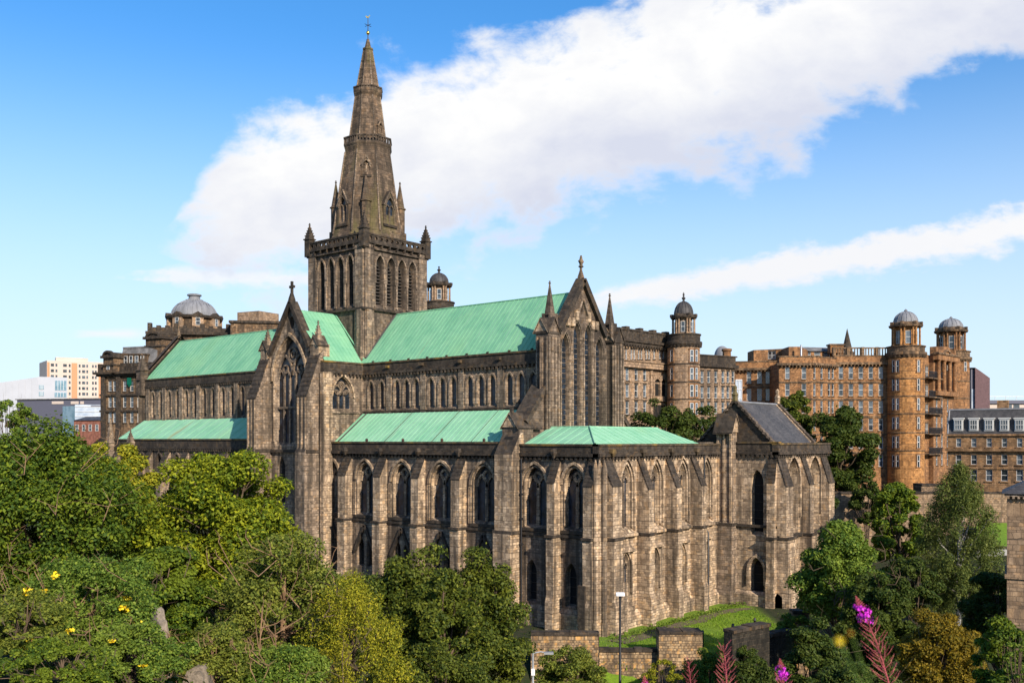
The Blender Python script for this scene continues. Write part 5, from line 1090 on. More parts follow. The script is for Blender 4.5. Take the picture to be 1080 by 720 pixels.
def build_modern():
    T = place('modern_building', 1022, 222, 'windowless plum-brown modern block beside the hospital end pavilion', 'building')
    f1, L1 = fr_between(1000, 226, 1024, 216); f2, L2 = fr_between(1028.5, 216, 1044, 224); zb = 8
    # an L of two walls meeting at the near corner, closed behind to a full block
    Lx = f1.p(0, 0); Kx = f1.p(L1, 0); Jx = f2.p(0, 0); Rx = f2.p(L2, 0); Bx = (Lx[0] + Rx[0] - Kx[0], Lx[1] + Rx[1] - Kx[1]); zl, zk, zm_, zr = zat(388.5, 226), zat(387.5, 216), zat(391, 218), zat(398.5, 224)
    def V(p, z): return (p[0], p[1], z)
    mb = MB(); mb.quad(V(Lx, zb), V(Kx, zb), V(Kx, zk), V(Lx, zl)); mb.quad(V(Lx, zb), V(Bx, zb), V(Bx, zl), V(Lx, zl)); mb.quad(V(Bx, zb), V(Rx, zb), V(Rx, zr), V(Bx, zl)); mb.add([V(Lx, zl), V(Kx, zk), V(Jx, zk), V(Rx, zr), V(Bx, zl)], [(0, 1, 2, 3, 4)])
    mb.build('wall', ['plum_cladding'], T)
    mb = MB(); Mx = f2.p(L2 * .35, 0); mb.add([V(Jx, zb), V(Rx, zb), V(Rx, zr), V(Mx, zm_), V(Jx, zk)], [(0, 1, 2, 3, 4)]); mb.build('wall', ['plum_brick'], T)
    fg, Lg = fr_between(1023.5, 216.6, 1029, 216.6); mb = MB(); mb.fbox(fg, 0, Lg, -3, 0, zb, zat(389, 216), 0); mb.fbox(fg, .25, Lg - .25, .004, .05, zb, zat(410, 216), 1); mb.build('stair_glazing', ['dark_cladding', 'grey_glazing'], T)
    T = place('flat_roofed_building', 1075, 250, 'low pale flat-roofed building with a rooftop rail beyond the slate mansard', 'building')
    fr, L = fr_between(1040, 250, 1200, 250); mb = MB(); mb.fbox(fr, 0, L, -14, 0, 8, zat(425.5, 250), 0); mb.fbox(fr, -.4, L, -14, .5, zat(425.5, 250), zat(422, 250), 1)
    mb.build('wall', ['cream_panel', 'dark_cladding'], T)
    mb = MB()
    for q in range(14): mb.fbox(fr, q * 2.8, q * 2.8 + .1, -1, -.9, zat(422, 250), zat(417.5, 250))
    mb.fbox(fr, 0, L, -1, -.9, zat(418, 250), zat(417.3, 250)); mb.build('railing', ['galvanised'], T)
    for q in range(3): a, b = hit(fr, 1056 + 8 * q, 427.5); mb = MB(); mb.fbox(fr, a - .8, a + .8, .004, .05, b - .6, b + .4); mb.build('window', ['window_glass'], T)
    T = place('church_spire', 893.5, 320, 'thin dark far-off church spire poking above the orange hospital roof', 'spire'); x, y = ground_pt(893.5, 320)
    mb = MB(); z0 = tz(x, y); mb.box(x - 2, x + 2, y - 2, y + 2, z0, zat(371, 320)); mb.build('tower', ['stone_black'], T); mb = MB(); mb.lathe(x, y, [(1.9, zat(371, 320)), (1.6, zat(367, 320)), (.06, zat(346.5, 320))], 8); mb.build('spire', ['stone_black'], T)
build_modern()

def build_city():
    T = place('tower_block', 75, 430, 'pale cream high-rise block of flats with orange panels and rows of small windows, far left', 'tower block')
    fr, L = fr_between(49.5, 425, 130, 440); fl, Ll = fr_between(41.5, 440, 49.5, 425); t = 430; zt = zat(380.5, 428); mb = MB(); mb.fbox(fr, 0, L, -14, 0, 0, zt, 0); mb.quad(fl.p(0, 0), fl.p(Ll, 0), fl.p(Ll, zt), fl.p(0, zt), 0)
    mb.fbox(fr, hit(fr, 59, 380)[0], hit(fr, 93, 380)[0], -9, -1, zt, zat(376.5, 428), 0)
    mb.build('wall', ['cream_panel'], T)
    mb = MB()
    for p0, p1 in ((49.8, 52.3), (75.5, 81.5), (104, 106.5)): mb.fbox(fr, hit(fr, p0, 400)[0], hit(fr, p1, 400)[0], .002, .25, 0, zt - .8, 0)
    mb.build('panel', ['orange_panel'], T)
    mb = MB(); zf = zt - 2.6
    while zf > 2:
        for px in (54.5, 56, 59.5, 67.5, 69.5, 73.5, 84, 87.5, 89, 92, 98, 101): a = hit(fr, px, 400)[0]; mb.fbox(fr, a - .38, a + .38, .002, .08, zf, zf + 1.25)
        zf -= 2.55
    o = mb.build('window', ['window_glass'], T); o['kind'] = 'stuff'
    T = place('office_building', 40, 310, 'long white flat-roofed modern office building with teal windows, in front of the high-rise', 'building')
    f1, L1 = fr_between(-60, 300, 40, 318); f2, L2 = fr_between(40, 318, 71, 322); mb = MB(); mb.extrude(f1, [(0, 0), (L1, 0), (L1, zat(397.5, 318)), (0, zat(412, 300))], -12, 0); mb.fbox(f2, 0, L2, -12, 0, 0, zat(397.5, 320)); 
    for q in range(14): mb.fbox(f1, L1 * q / 14, L1 * q / 14 + .12, 0, .1, 2, zat(400, 318) - (1 - q / 14) * 3.8)
    wl = mb.build('wall', ['white_panel'], T)
    for p0, p1, q0, q1 in ((58, 70, 401.5, 411.5), (57.5, 70, 414, 418.5), (41, 46, 406, 410.5), (41, 46, 413, 417.5)):
        a0, b0 = hit(f2, p0, q1); a1, b1 = hit(f2, p1, q0); mb = MB(); mb.fbox(f2, a0, a1, .002, .12, b0, b1, 0)
        for k in range(1, 4): mb.fbox(f2, a0 + (a1 - a0) * k / 4 - .06, a0 + (a1 - a0) * k / 4 + .06, .1, .2, b0, b1, 1)
        mb.build('window', ['blue_glazing', 'galvanised'], wl)
    T = place('dark_clad_building', 65, 262, 'low dark purplish clad building under the white office block', 'building')
    f1, L1 = fr_between(18, 265, 112, 258); mb = MB(); mb.fbox(f1, 0, L1, -14, 0, 0, zat(421, 261), 0); mb.fbox(f1, -.3, L1 + .3, -14, .4, zat(421, 261), zat(420, 261), 1); wl = mb.build('wall', ['dark_cladding', 'roof_grey'], T)
    for p0, p1 in ((55, 67), (75, 83), (85, 88.5)): a0, b0 = hit(f1, p0, 426); a1, b1 = hit(f1, p1, 423); mb = MB(); mb.fbox(f1, a0, a1, .002, .15, b0, b1); mb.build('window', ['cream_panel'], wl)
    T = place('glass_building', 90, 248, 'pale blue glazed office front just left of the dark hospital corner', 'building')
    f1, L1 = fr_between(66, 250, 79, 247); f2, L2 = fr_between(79, 247, 116, 250); zt = zat(428, 248); mb = MB(); mb.fbox(f1, 0, L1, -8, 0, 0, zt, 0); mb.fbox(f2, 0, L2, -8, 0, 0, zat(426.5, 248), 1)
    for q in range(4): z = zt - .2 - q * 1.25; mb.fbox(f2, 0, L2, 0, .12, z - .08, z + .08, 2)
    mb.fbox(f2, L2 * .45, L2 * .8, .002, .1, zat(428.5, 248), zat(427, 248), 3); mb.build('wall', ['blue_glazing', 'grey_glazing', 'galvanised', 'dark_cladding'], T)
    T = place('brick_building', 98, 226, 'old red brick building low beside the dark hospital corner', 'building')
    f1, L1 = fr_between(78, 228, 120, 224); mb = MB(); zt = zat(443, 226); mb.fbox(f1, 0, L1, -8, 0, 0, zt, 0); mb.prism(f1, [(.3, zt), (-4, zt + 1.0), (-8.3, zt)], 0, L1, 1); w_ = mb.build('wall', ['red_brick', 'slate'], T)
    for q in range(6): a = L1 * (q + .5) / 6; sash(f1, a, zt - 2.6, .9, 1.6, w_, c=.01)
build_city()

# ------------------------------------------------------------------ trees, shrubs
def leaf_mesh(name, centers, normals, sizes, mat, rng, aspect=.55, droop=0.0):
    """many small folded leaf sprays: one four-cornered face each"""
    n = len(centers); nr = normals / np.linalg.norm(normals, axis=1, keepdims=True)
    t = rng.normal(size=(n, 3)); t[:, 2] -= droop; t -= nr * (t * nr).sum(1, keepdims=True); t /= np.linalg.norm(t, axis=1, keepdims=True); b = np.cross(nr, t)
    L = sizes[:, None]; W = (sizes * aspect * rng.uniform(.8, 1.2, n))[:, None]; f = nr * (L * rng.uniform(-.15, .3, (n, 1)))
    V = np.stack([centers - t * L, centers - b * W + f, centers + t * L, centers + b * W + f], 1).reshape(-1, 3)
    me = bpy.data.meshes.new(name); me.vertices.add(4 * n); me.vertices.foreach_set('co', V.astype(np.float32).ravel())
    me.loops.add(4 * n); me.loops.foreach_set('vertex_index', np.arange(4 * n, dtype=np.int32)); me.polygons.add(n)
    me.polygons.foreach_set('loop_start', np.arange(0, 4 * n, 4, dtype=np.int32)); me.materials.append(MATS[mat]); me.update(calc_edges=True); me.validate()
    return me

def plant(name, px, t, top_py, half_px, bot_py, leafmat, label, cat, seed, kind='broad', leaves=16000, size=.2, bark='bark', group=None, nclus=46, depth=1.0, density=1.0, bare=0, dpx=0, z=None, trunkpart='trunk', flower=None):
    """tree or shrub whose crown spans the given height; trunk with limbs, crown of leaf sprays"""
    rng = np.random.default_rng(seed); x, y = ground_pt(px, t); zg = tz(x, y) if z is None else z
    size *= .60; leaves = int(leaves * 2.6); nclus = int(nclus * 1.7)
    zt, zb = zat(top_py, t), max(zat(bot_py, t), zg + .15); rx = half_px * t / FPX; rz = (zt - zb) / 2; zc = (zt + zb) / 2 - zg
    T = thing(name, (x, y, zg - .05), label, cat, group)
    C_, R_ = [], []
    if kind in ('broad', 'sparse', 'round'):
        for i in range(nclus):
            d = rng.normal(size=3); d /= np.linalg.norm(d); u = rng.uniform(.3, 1) ** .5 * (rng.uniform(1.02, 1.2) if rng.random() < .22 else 1)
            sq = 1.0 - .25 * max(0, d[2])
            c = np.array([d[0] * rx * u * sq, d[1] * rx * depth * u * sq, d[2] * rz * u]) * (.80 if kind != 'sparse' else .85)
            C_.append(c + (0, 0, zc)); R_.append(rng.uniform(.11, .27) * min(rx, rz * 1.2) * (1.0 if kind == 'broad' else .72 if kind == 'sparse' else .95))
    elif kind == 'yew':                       # spreading tiers with drooping ends
        for i in range(nclus):
            h = rng.uniform(0, 1) ** 1.15; an = rng.uniform(0, 2 * pi); rr = (1 - h ** 3.2) * rng.uniform(.4, 1) + .05
            C_.append(np.array([rx * rr * cos(an) * .88, rx * depth * rr * sin(an) * .88, zb - zg + h * (zt - zb) * .95])); R_.append(rng.uniform(.13, .24) * rx)
    elif kind == 'birch':
        for i in range(nclus):
            h = rng.uniform(0, 1); an = rng.uniform(0, 2 * pi); prof = sin(pi * min(1, (h * .86 + .14))) ** .7; rr = prof * rng.uniform(.25, 1) ** .6
            C_.append(np.array([rx * rr * cos(an), rx * rr * sin(an), zb - zg + (zt - zb) * (.10 + .86 * h)])); R_.append(rng.uniform(.16, .28) * rx)
    C_ = np.array(C_); R_ = np.array(R_); w = R_ ** 2; w /= w.sum(); ids = rng.choice(len(C_), leaves, p=w)
    d = rng.normal(size=(leaves, 3)); d[:, 2] += .35; d /= np.linalg.norm(d, axis=1, keepdims=True)
    rad = R_[ids][:, None] * (1.0 - np.abs(rng.normal(0, .28, (leaves, 1))).clip(0, .9)); rad *= 1 + (rng.random((leaves, 1)) < .08) * rng.uniform(0, .5, (leaves, 1))
    P = C_[ids] + d * rad * (np.array([1, 1, .72]) if kind != 'birch' else np.array([.8, .8, 1.0]))
    if kind == 'birch': P[:, 2] -= rng.random(leaves) ** 2 * R_[ids] * 1.6
    if kind == 'yew': P[:, 2] -= (np.hypot(P[:, 0] - C_[ids][:, 0], P[:, 1] - C_[ids][:, 1])) * .35
    P[:, 2] = np.maximum(P[:, 2], .1)
    nrm = d * .55 + rng.normal(size=(leaves, 3)) * .45 + np.array([0, 0, .45])
    me = leaf_mesh('crown', P, nrm, size * rng.uniform(.6, 1.25, leaves), leafmat, rng, .55 if kind not in ('yew', 'birch') else .38, 1.2 if kind in ('birch', 'yew') else .2)
    cr = bpy.data.objects.new('crown' if cat == 'tree' else 'foliage', me); COL.objects.link(cr); cr.parent = T
    mb = MB(); r0 = max(.05, rx * .055) if cat == 'tree' else max(.02, rx * .03)
    stems = 1 if cat == 'tree' and kind != 'sparse' else 4
    order = np.argsort(-C_[:, 2]); sel = order[:: max(1, len(order) // 22)]
    for st in range(stems):
        ox, oy = (0, 0) if stems == 1 else (rng.normal(0, rx * .12), rng.normal(0, rx * .12)); top = np.array([ox * 2 + rng.normal(0, rx * .06), oy * 2 + rng.normal(0, rx * .06), zt - zg - rz * .35])
        mid = top * .5 + np.array([rng.normal(0, rx * .05), rng.normal(0, rx * .05), 0]); tr = [(0, 0, -.3), tuple(mid * .6), tuple(mid), tuple(top)]
        mb.tube(tr, [r0 * 1.2, r0 * .85, r0 * .65, r0 * .12], 8)
        for k in sel[st::stems]:
            e = C_[k]; f = np.clip(e[2] / max(.1, top[2]) * .62, .12, .9); s0 = np.array(tr[0]) * (1 - f) + top * f; m_ = (s0 + e) / 2 + np.array([0, 0, -.12 * rx + rng.normal(0, .1)])
            mb.tube([s0, m_, e], [r0 * .45, r0 * .28, r0 * .08], 5)
            for j in range(3): q = e + rng.normal(0, 1, 3) * R_[k] * .75; mb.tube([m_ * .4 + e * .6, q], [r0 * .14, r0 * .03], 4)
    for j in range(bare // 9):                # main stems that stand at the near face of the crown
        lat = rng.normal(0, rx * .35); f_ = -rx * depth * rng.uniform(1.02, 1.12); bx_ = np.array([RT.x, RT.y, 0]) * lat + np.array([FW.x, FW.y, 0]) * f_; p0_ = bx_ * np.array([.9, .9, 0]) + (0, 0, max(.0, zb - zg - .3)); p1_ = bx_ + np.array([RT.x, RT.y, 0]) * rng.normal(0, rx * .1) + (0, 0, (zc + rz * rng.uniform(-.2, .25)))
        pm_ = (p0_ + p1_) / 2 + np.array([RT.x, RT.y, 0]) * rng.normal(0, rx * .05); mb.tube([p0_, pm_, p1_], [r0 * .22, r0 * .17, r0 * .06], 6); mb.tube([(0, 0, -.2), p0_], [r0 * .3, r0 * .28], 6)
        for q_ in range(5):
            f1_ = rng.uniform(.25, .95); b0_ = p0_ * (1 - f1_) + p1_ * f1_; e_ = b0_ + np.array([RT.x, RT.y, 0]) * rng.normal(0, rx * .28) + (0, 0, rz * rng.uniform(.1, .4)); mb.tube([b0_, (b0_ + e_) / 2 - (0, 0, .1), e_], [r0 * .12, r0 * .08, r0 * .03], 5)
    for j in range(bare):                     # bare twigs showing at the near face of the crown
        la, zz = rng.uniform(-.85, .85), rng.uniform(-.55, .8); dd = -rx * depth * sqrt(max(.06, 1 - la * la - zz * zz)) * rng.uniform(.96, 1.06)
        q0 = np.array([RT.x, RT.y, 0]) * la * rx + np.array([FW.x, FW.y, 0]) * dd + (0, 0, zc + zz * rz); ln = rng.uniform(.12, .32) * rz; sd = np.array([RT.x, RT.y, 0])
        q1 = q0 + sd * rng.normal(0, .35) * ln + (0, 0, ln * .6); q2 = q1 + sd * rng.normal(0, .4) * ln + np.array([-FW.x, -FW.y, 0]) * .1 * ln + (0, 0, ln * .5); rw = rng.uniform(.011, .021) * t / 39
        mb.tube([q0, q1, q2], [rw, rw * .75, rw * .3], 4); kc = int(np.argmin(((C_ - q0) ** 2).sum(1))); mb.tube([C_[kc], q0], [rw * 1.2, rw], 4)
        for q_ in range(3): f1_ = rng.uniform(.3, 1); b0_ = q0 * (1 - f1_) + q1 * f1_; mb.tube([b0_, b0_ + sd * rng.normal(0, .5) * ln + (0, 0, ln * rng.uniform(.1, .4))], [rw * .6, rw * .25], 3)
    to = mb.build(trunkpart if cat == 'tree' else 'stem', [bark], T, origin=(0, 0, 0)); to.location = (0, 0, 0)
    if flower:
        mat, nfl, fs_ = flower
        for j in range(nfl):
            k = rng.integers(len(C_)); dd = np.array([-FW.x + rng.normal(0, .6), -FW.y + rng.normal(0, .6), rng.uniform(.3, 1.1)]); dd /= np.linalg.norm(dd); c0 = C_[k] + dd * R_[k] * 1.15; m = 16; off = rng.normal(0, fs_ * .55, (m, 3)) * (1, 1, .6)
            fm = leaf_mesh('flower_head', off, rng.normal(size=(m, 3)) * .5 + (0, 0, 1), np.full(m, fs_ * .65), mat, rng, .7)
            fo = bpy.data.objects.new('flower_head', fm); COL.objects.link(fo); fo.parent = T; fo.location = tuple(c0)
    return T

GT = 'trees on the near slope'
plant('broadleaf_tree', 48, 47, 431, 118, 660, 'leaf_deep', 'big dark green tree filling the left edge, its crown topping the city skyline', 'tree', 11, leaves=34000, size=.17, bark='bark_pale', group=GT, nclus=80, bare=14)
plant('broadleaf_tree', 8, 52, 416, 34, 480, 'leaf_fresh', 'thin feathery treetop in front of the long white office building', 'tree', 12, 'sparse', leaves=2600, size=.13, group=GT, nclus=30)
plant('broadleaf_tree', 122, 58, 452, 52, 600, 'leaf_yellowgreen', 'yellowish green tree between the big left tree and the nave wall', 'tree', 13, leaves=14000, size=.19, group=GT, nclus=44)
plant('sycamore_tree', 232, 52, 454, 94, 655, 'leaf_sycamore', 'rounded mid-green sycamore hiding the foot of the nave and transept', 'tree', 14, leaves=30000, size=.19, group=GT, nclus=70)
plant('broadleaf_tree', 302, 39, 548, 92, 740, 'leaf_olive', 'loose olive-green tree with reddish bare stems, in front of the transept', 'tree', 15, leaves=22000, size=.12, bark='bark_pale', group=GT, nclus=70, bare=28)
plant('young_tree', 372, 35, 603, 58, 760, 'leaf_yellowgreen', 'small yellow-green tree just left of the dark yews', 'tree', 16, 'birch', leaves=10000, size=.09, group=GT, nclus=60, bare=10)
plant('yew_tree', 430, 48, 562, 78, 770, 'leaf_yew', 'dark yew with an upright tip below the second choir window', 'tree', 17, 'broad', leaves=22000, size=.16, group=GT, nclus=90)
plant('yew_tree', 507, 50, 570, 66, 770, 'leaf_yew', 'broad dark yew, right-hand one beside the bare choir wall', 'tree', 18, 'broad', leaves=20000, size=.16, group=GT, nclus=80)
plant('yew_tree', 470, 45, 585, 62, 770, 'leaf_yew', 'dark yew filling the dip between the two taller yews', 'tree', 20, 'broad', leaves=16000, size=.15, group=GT, nclus=70)
plant('broadleaf_tree', 168, 40, 560, 70, 700, 'leaf_deep', 'shadowy dark green tree low between the left tree and the sycamore', 'tree', 19, leaves=14000, size=.15, group=GT, nclus=44, bare=8)
GS = 'shrubs on the near slope'
plant('flowering_shrub', 85, 25, 575, 95, 700, 'leaf_fresh', 'tall leafy shrub dotted with yellow flowers, lower left', 'shrub', 21, leaves=15000, size=.075, group=GS, nclus=70, bare=30, bark='bark_pale', flower=('petal_yellow', 22, .085))
plant('flowering_shrub', 18, 21, 610, 62, 735, 'leaf_olive', 'olive shrub with a few yellow blooms in the bottom left corner', 'shrub', 22, leaves=10000, size=.065, group=GS, nclus=44, bare=20, flower=('petal_yellow', 10, .065))
plant('flowering_shrub', 140, 22, 648, 70, 750, 'leaf_fresh', 'low bushy shrub with yellow flowers in front of the leaning headstone', 'shrub', 23, leaves=11000, size=.065, group=GS, nclus=50, bare=20, flower=('petal_yellow', 14, .065))
plant('shrub', 225, 27, 650, 55, 760, 'leaf_olive', 'twiggy olive shrub at the bottom edge, right of the pale boulder', 'shrub', 24, leaves=9000, size=.08, group=GS, nclus=44, bare=26, bark='bark_pale')
plant('shrub', 300, 28, 668, 60, 770, 'leaf_fresh', 'bright green shrub at the bottom edge below the reddish-stemmed tree', 'shrub', 25, leaves=9000, size=.08, group=GS, nclus=44, bare=20, bark='bark_pale')
plant('shrub', 60, 19, 668, 80, 760, 'leaf_deep', 'dark low shrub along the bottom edge, left of the yellow-flowered bushes', 'shrub', 26, leaves=10000, size=.06, group=GS, nclus=44, bare=10)
plant('shrub', 455, 38, 668, 85, 780, 'leaf_yew', 'dense dark shrub along the bottom edge under the yews', 'shrub', 27, leaves=12000, size=.11, group=GS, nclus=50)
plant('shrub', 602, 62, 676, 44, 745, 'leaf_olive', 'leafy bush in front of the rubble wall end, by the grey street lamp', 'shrub', 28, leaves=9000, size=.14, group=GS, nclus=40)
plant('shrub', 748, 74, 676, 36, 750, 'leaf_fresh', 'bright bush growing over the wall between the stone pier and the dark wall', 'shrub', 29, leaves=7000, size=.15, group=GS, nclus=40)
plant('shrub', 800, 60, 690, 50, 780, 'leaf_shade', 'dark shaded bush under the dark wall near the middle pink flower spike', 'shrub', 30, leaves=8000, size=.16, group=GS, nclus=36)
plant('shrub', 788, 63.5, 674, 22, 720, 'leaf_shade', 'ivy clump on the face of the dark wall end', 'shrub', 55, leaves=4000, size=.13, group=GS, nclus=26)
plant('shrub', 700, 71, 690, 26, 740, 'leaf_yellowgreen', 'yellowish weeds climbing the front of the stone pier', 'shrub', 56, 'sparse', leaves=2600, size=.11, group=GS, nclus=26)
# right-hand side
GR = 'trees east of the chapter house'
plant('broadleaf_tree', 886, 70, 540, 56, 668, 'leaf_fresh', 'light green spreading tree in front of the chapter house corner', 'tree', 31, leaves=20000, size=.2, group=GR, nclus=60, bare=10)
plant('broadleaf_tree', 946, 104, 496, 34, 625, 'leaf_deep', 'dark bushy tree at the foot of the round orange hospital tower', 'tree', 32, leaves=14000, size=.28, group=GR, nclus=50)
plant('birch_tree', 1011, 92, 487, 40, 650, 'leaf_birch', 'tall weeping birch with hanging branches, before the mansard house', 'tree', 33, 'birch', leaves=24000, size=.2, bark='birch_bark', group=GR, nclus=110)
plant('golden_shrub', 990, 50, 634, 54, 745, 'leaf_gold', 'big rounded golden-orange bush in the lower right', 'shrub', 34, 'round', leaves=18000, size=.13, group=GS, nclus=80)
plant('broadleaf_tree', 886, 145, 414, 42, 535, 'leaf_shade', 'dark green tree against the orange hospital wall, behind the chapter house', 'tree', 35, leaves=20000, size=.36, group=GR, nclus=70)
plant('broadleaf_tree', 838, 152, 404, 26, 480, 'leaf_yew', 'smaller tree rising just behind the slate chapter house roof', 'tree', 36, leaves=8000, size=.38, group=GR, nclus=36)
plant('hedge_shrub', 694, 140, 408, 46, 520, 'leaf_shade', 'round dark bush behind the copper ambulatory roof', 'shrub', 37, leaves=7000, size=.36, group='bushes behind the ambulatory', nclus=36, z=9)
plant('hedge_shrub', 737, 142, 414, 40, 520, 'leaf_shade', 'dark bush behind the gabled turret, right of the round one', 'shrub', 38, leaves=6000, size=.36, group='bushes behind the ambulatory', nclus=30, z=9)
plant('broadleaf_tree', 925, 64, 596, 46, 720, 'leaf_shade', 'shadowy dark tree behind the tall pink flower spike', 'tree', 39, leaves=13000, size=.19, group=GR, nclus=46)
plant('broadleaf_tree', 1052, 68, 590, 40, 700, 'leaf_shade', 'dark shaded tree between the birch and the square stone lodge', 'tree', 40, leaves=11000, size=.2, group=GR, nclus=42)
plant('shrub', 858, 48, 640, 42, 770, 'leaf_shade', 'dark undergrowth bush beside the broken stone pier', 'shrub', 41, leaves=10000, size=.14, group=GS, nclus=40)
plant('shrub', 905, 40, 690, 60, 790, 'leaf_shade', 'dark low bush at the bottom edge behind the tall flower spike', 'shrub', 42, leaves=9000, size=.12, group=GS, nclus=40)
plant('shrub', 1062, 38, 640, 42, 760, 'leaf_deep', 'dark green bush in the bottom right corner', 'shrub', 43, leaves=10000, size=.12, group=GS, nclus=40)
plant('shrub', 1072, 18, 655, 16, 730, 'leaf_fresh', 'bright fresh sprig of leaves at the right edge', 'shrub', 44, 'sparse', leaves=700, size=.06, group=GS, nclus=18)
plant('shrub', 838, 74, 640, 22, 690, 'leaf_fresh', 'small light green bush against the broken stone pier', 'shrub', 45, leaves=5000, size=.15, group=GS, nclus=28)
plant('shrub', 962, 82, 580, 36, 655, 'leaf_shade', 'dark bush under the dark tree, in front of the pale wall', 'shrub', 46, leaves=7000, size=.2, group=GS, nclus=32)
for k, (px, t_, tp, hp, bt, mt) in enumerate(((860, 120, 505, 26, 560, 'leaf_shade'), (915, 128, 500, 22, 560, 'leaf_shade'))):
    plant('hedge_shrub', px, t_, tp, hp, bt, mt, ('dark bush tucked behind the chapter house north-east corner', 'dark bush between the chapter house trees, below the hospital windows')[k], 'shrub', 50 + k, leaves=6000, size=.3, group='bushes below the hospital', nclus=30)

# ------------------------------------------------------------------ walls, lodge, lamps on the way to the kirkyard
def rough_wall(name, fr, L, z0, z1, th, mat, label, cat='wall', cop=True, seed=1, step=.55, copmat='stone_black'):
    rng = random.Random(seed); T = thing(name, fr.p(L / 2, z0, 0), label, cat); mb = MB(); n = max(2, int(L / step)); tops = [z1 + rng.uniform(-.1, .1) for _ in range(n + 1)]
    A = [fr.p(L * i / n, z0, rng.uniform(-.04, .04)) for i in range(n + 1)]; B = [fr.p(L * i / n, tops[i], rng.uniform(-.06, .04)) for i in range(n + 1)]; Cc = [fr.p(L * i / n, tops[i], -th) for i in range(n + 1)]; D = [fr.p(L * i / n, z0, -th) for i in range(n + 1)]
    m = n + 1; mb.add(A + B + Cc + D, [f for i in range(n) for f in ((i, i + 1, m + i + 1, m + i), (m + i, m + i + 1, 2 * m + i + 1, 2 * m + i), (2 * m + i, 2 * m + i + 1, 3 * m + i + 1, 3 * m + i))] + [(0, m, 2 * m, 3 * m), (n, 3 * m + n, 2 * m + n, m + n)])
    mb.build('wall_body', [mat], T)
    if cop:
        mb = MB(); a = 0
        while a < L - .1:
            w_ = min(rng.uniform(.6, 1.1), L - a); h_ = rng.uniform(.16, .26); mb.fbox(fr, a + .01, a + w_ - .01, -th - .08, .1 + rng.uniform(-.03, .03), z1 - .05, z1 + h_); a += w_
        mb.build('coping', [copmat], T)
    return T
WT = 78.5
fr, L = fr_between(560, WT, 632, WT); rough_wall('rubble_wall', fr, L, -1.5, zat(669, WT), .7, 'rubble', 'mottled orange and brown rubble wall below the choir corner, left of the black lamp', seed=2)
fr, L = fr_between(631, WT + .6, 697, WT + .6); rough_wall('retaining_wall', fr, L, -1.5, zat(688, WT), .6, 'rubble', 'low brown stone retaining wall along the lawn, behind the black lamp post', seed=3)
fr, L = fr_between(695, WT - .3, 741, WT - .3); rough_wall('stone_pier', fr, L, -1.5, zat(667, WT), 1.6, 'rubble', 'squat square stone wall pier with a flat cap, right of the black lamp', seed=4)
fr, L = fr_between(741, WT + 1.4, 850, WT - 2); rough_wall('retaining_wall', fr, L, -1.5, 1.4, .6, 'rubble', 'overgrown retaining wall running right behind the bushes below the lawn', seed=9)
fr, L = fr_between(773, 66, 812, 68.5); rough_wall('dark_wall', fr, L, -3, zat(664, 67), .8, 'rubble_shaded', 'dark wall end, shade painted into its stone, leaning up to the right, below the lawn', seed=5)
fr, L = fr_between(836, 74, 854, 74); rough_wall('stone_pier', fr, L, -2, zat(646, 74), .9, 'rubble', 'weathered narrow stone pier at the right end of the lawn', seed=6)
fr, L = fr_between(812, 71, 837, 73); rough_wall('retaining_wall', fr, L, -2, zat(668, 72), .6, 'rubble_shaded', 'short dark wall, shade painted into its stone, between the dark wall end and the narrow pier', seed=7)
# terraces below the hospital
fr, L = fr_between(862, 132, 1100, 132); rough_wall('terrace_wall', fr, L, 3, zat(520, 132), .6, 'stone_lodge', 'long beige terrace wall below the hospital, behind the birch', seed=8)
fr, L = fr_between(972, 141, 1000, 141); rough_wall('terrace_wall', fr, L, 6, zat(512, 141), 3, 'stone_lodge', 'pale upper terrace wall at the foot of the round orange tower', seed=12)
fr, L = fr_between(1030, 122, 1100, 120); rough_wall('garden_wall', fr, L, 0, zat(578, 121), .6, 'pale_render', 'whitish stained garden wall under the small bright lawn, right edge', seed=13)
x0, y0 = ground_pt(1030, 131); x1, y1 = ground_pt(1110, 131); x2, y2 = ground_pt(1110, 121); x3, y3 = ground_pt(1030, 122); mb = MB()
mb.add([(x3, y3, zat(578, 121)), (x2, y2, zat(578, 121)), (x1, y1, zat(551, 131)), (x0, y0, zat(551, 131)), (x3, y3, 0), (x2, y2, 0), (x1, y1, 0), (x0, y0, 0)], [(0, 1, 2, 3), (0, 4, 5, 1), (1, 5, 6, 2), (2, 6, 7, 3), (3, 7, 4, 0)]); o = mb.build('lawn', ['turf']); structure(o)
def build_lodge():
    T = place('stone_lodge', 1085, 62, 'square brown stone lodge with a low slate roof, cut by the right edge', 'lodge', z=-2)
    f1, L1 = fr_between(1062, 61, 1157, 58.7); zt = zat(523, 61); zb = -2; mb = MB(); mb.fbox(f1, 0, L1, -5, 0, zb, zt, 0); z = zat(607, 61); mb.fbox(f1, -.12, L1, -5.1, .14, z - .15, z + .12, 0); mb.build('wall', ['stone_lodge'], T)
    mb = MB(); mb.fbox(f1, -.15, L1, -5.1, .2, zt, zt + .18); a = 0
    while a < L1: mb.fbox(f1, a, a + .14, .05, .3, zt - .14, zt + .02); a += .3
    mb.build('eaves', ['stone_mid'], T)
    mb = MB(); A = [f1.p(-.3, zt + .18, .35), f1.p(L1 + .3, zt + .18, .35), f1.p(L1 + .3, zt + .18, -5.3), f1.p(-.3, zt + .18, -5.3)]; ap = f1.p(L1 / 2, zt + 1.7, -2.5); mb.add(A + [ap], [(0, 1, 4), (1, 2, 4), (2, 3, 4), (3, 0, 4)]); mb.build('roof', ['slate'], T)
build_lodge()

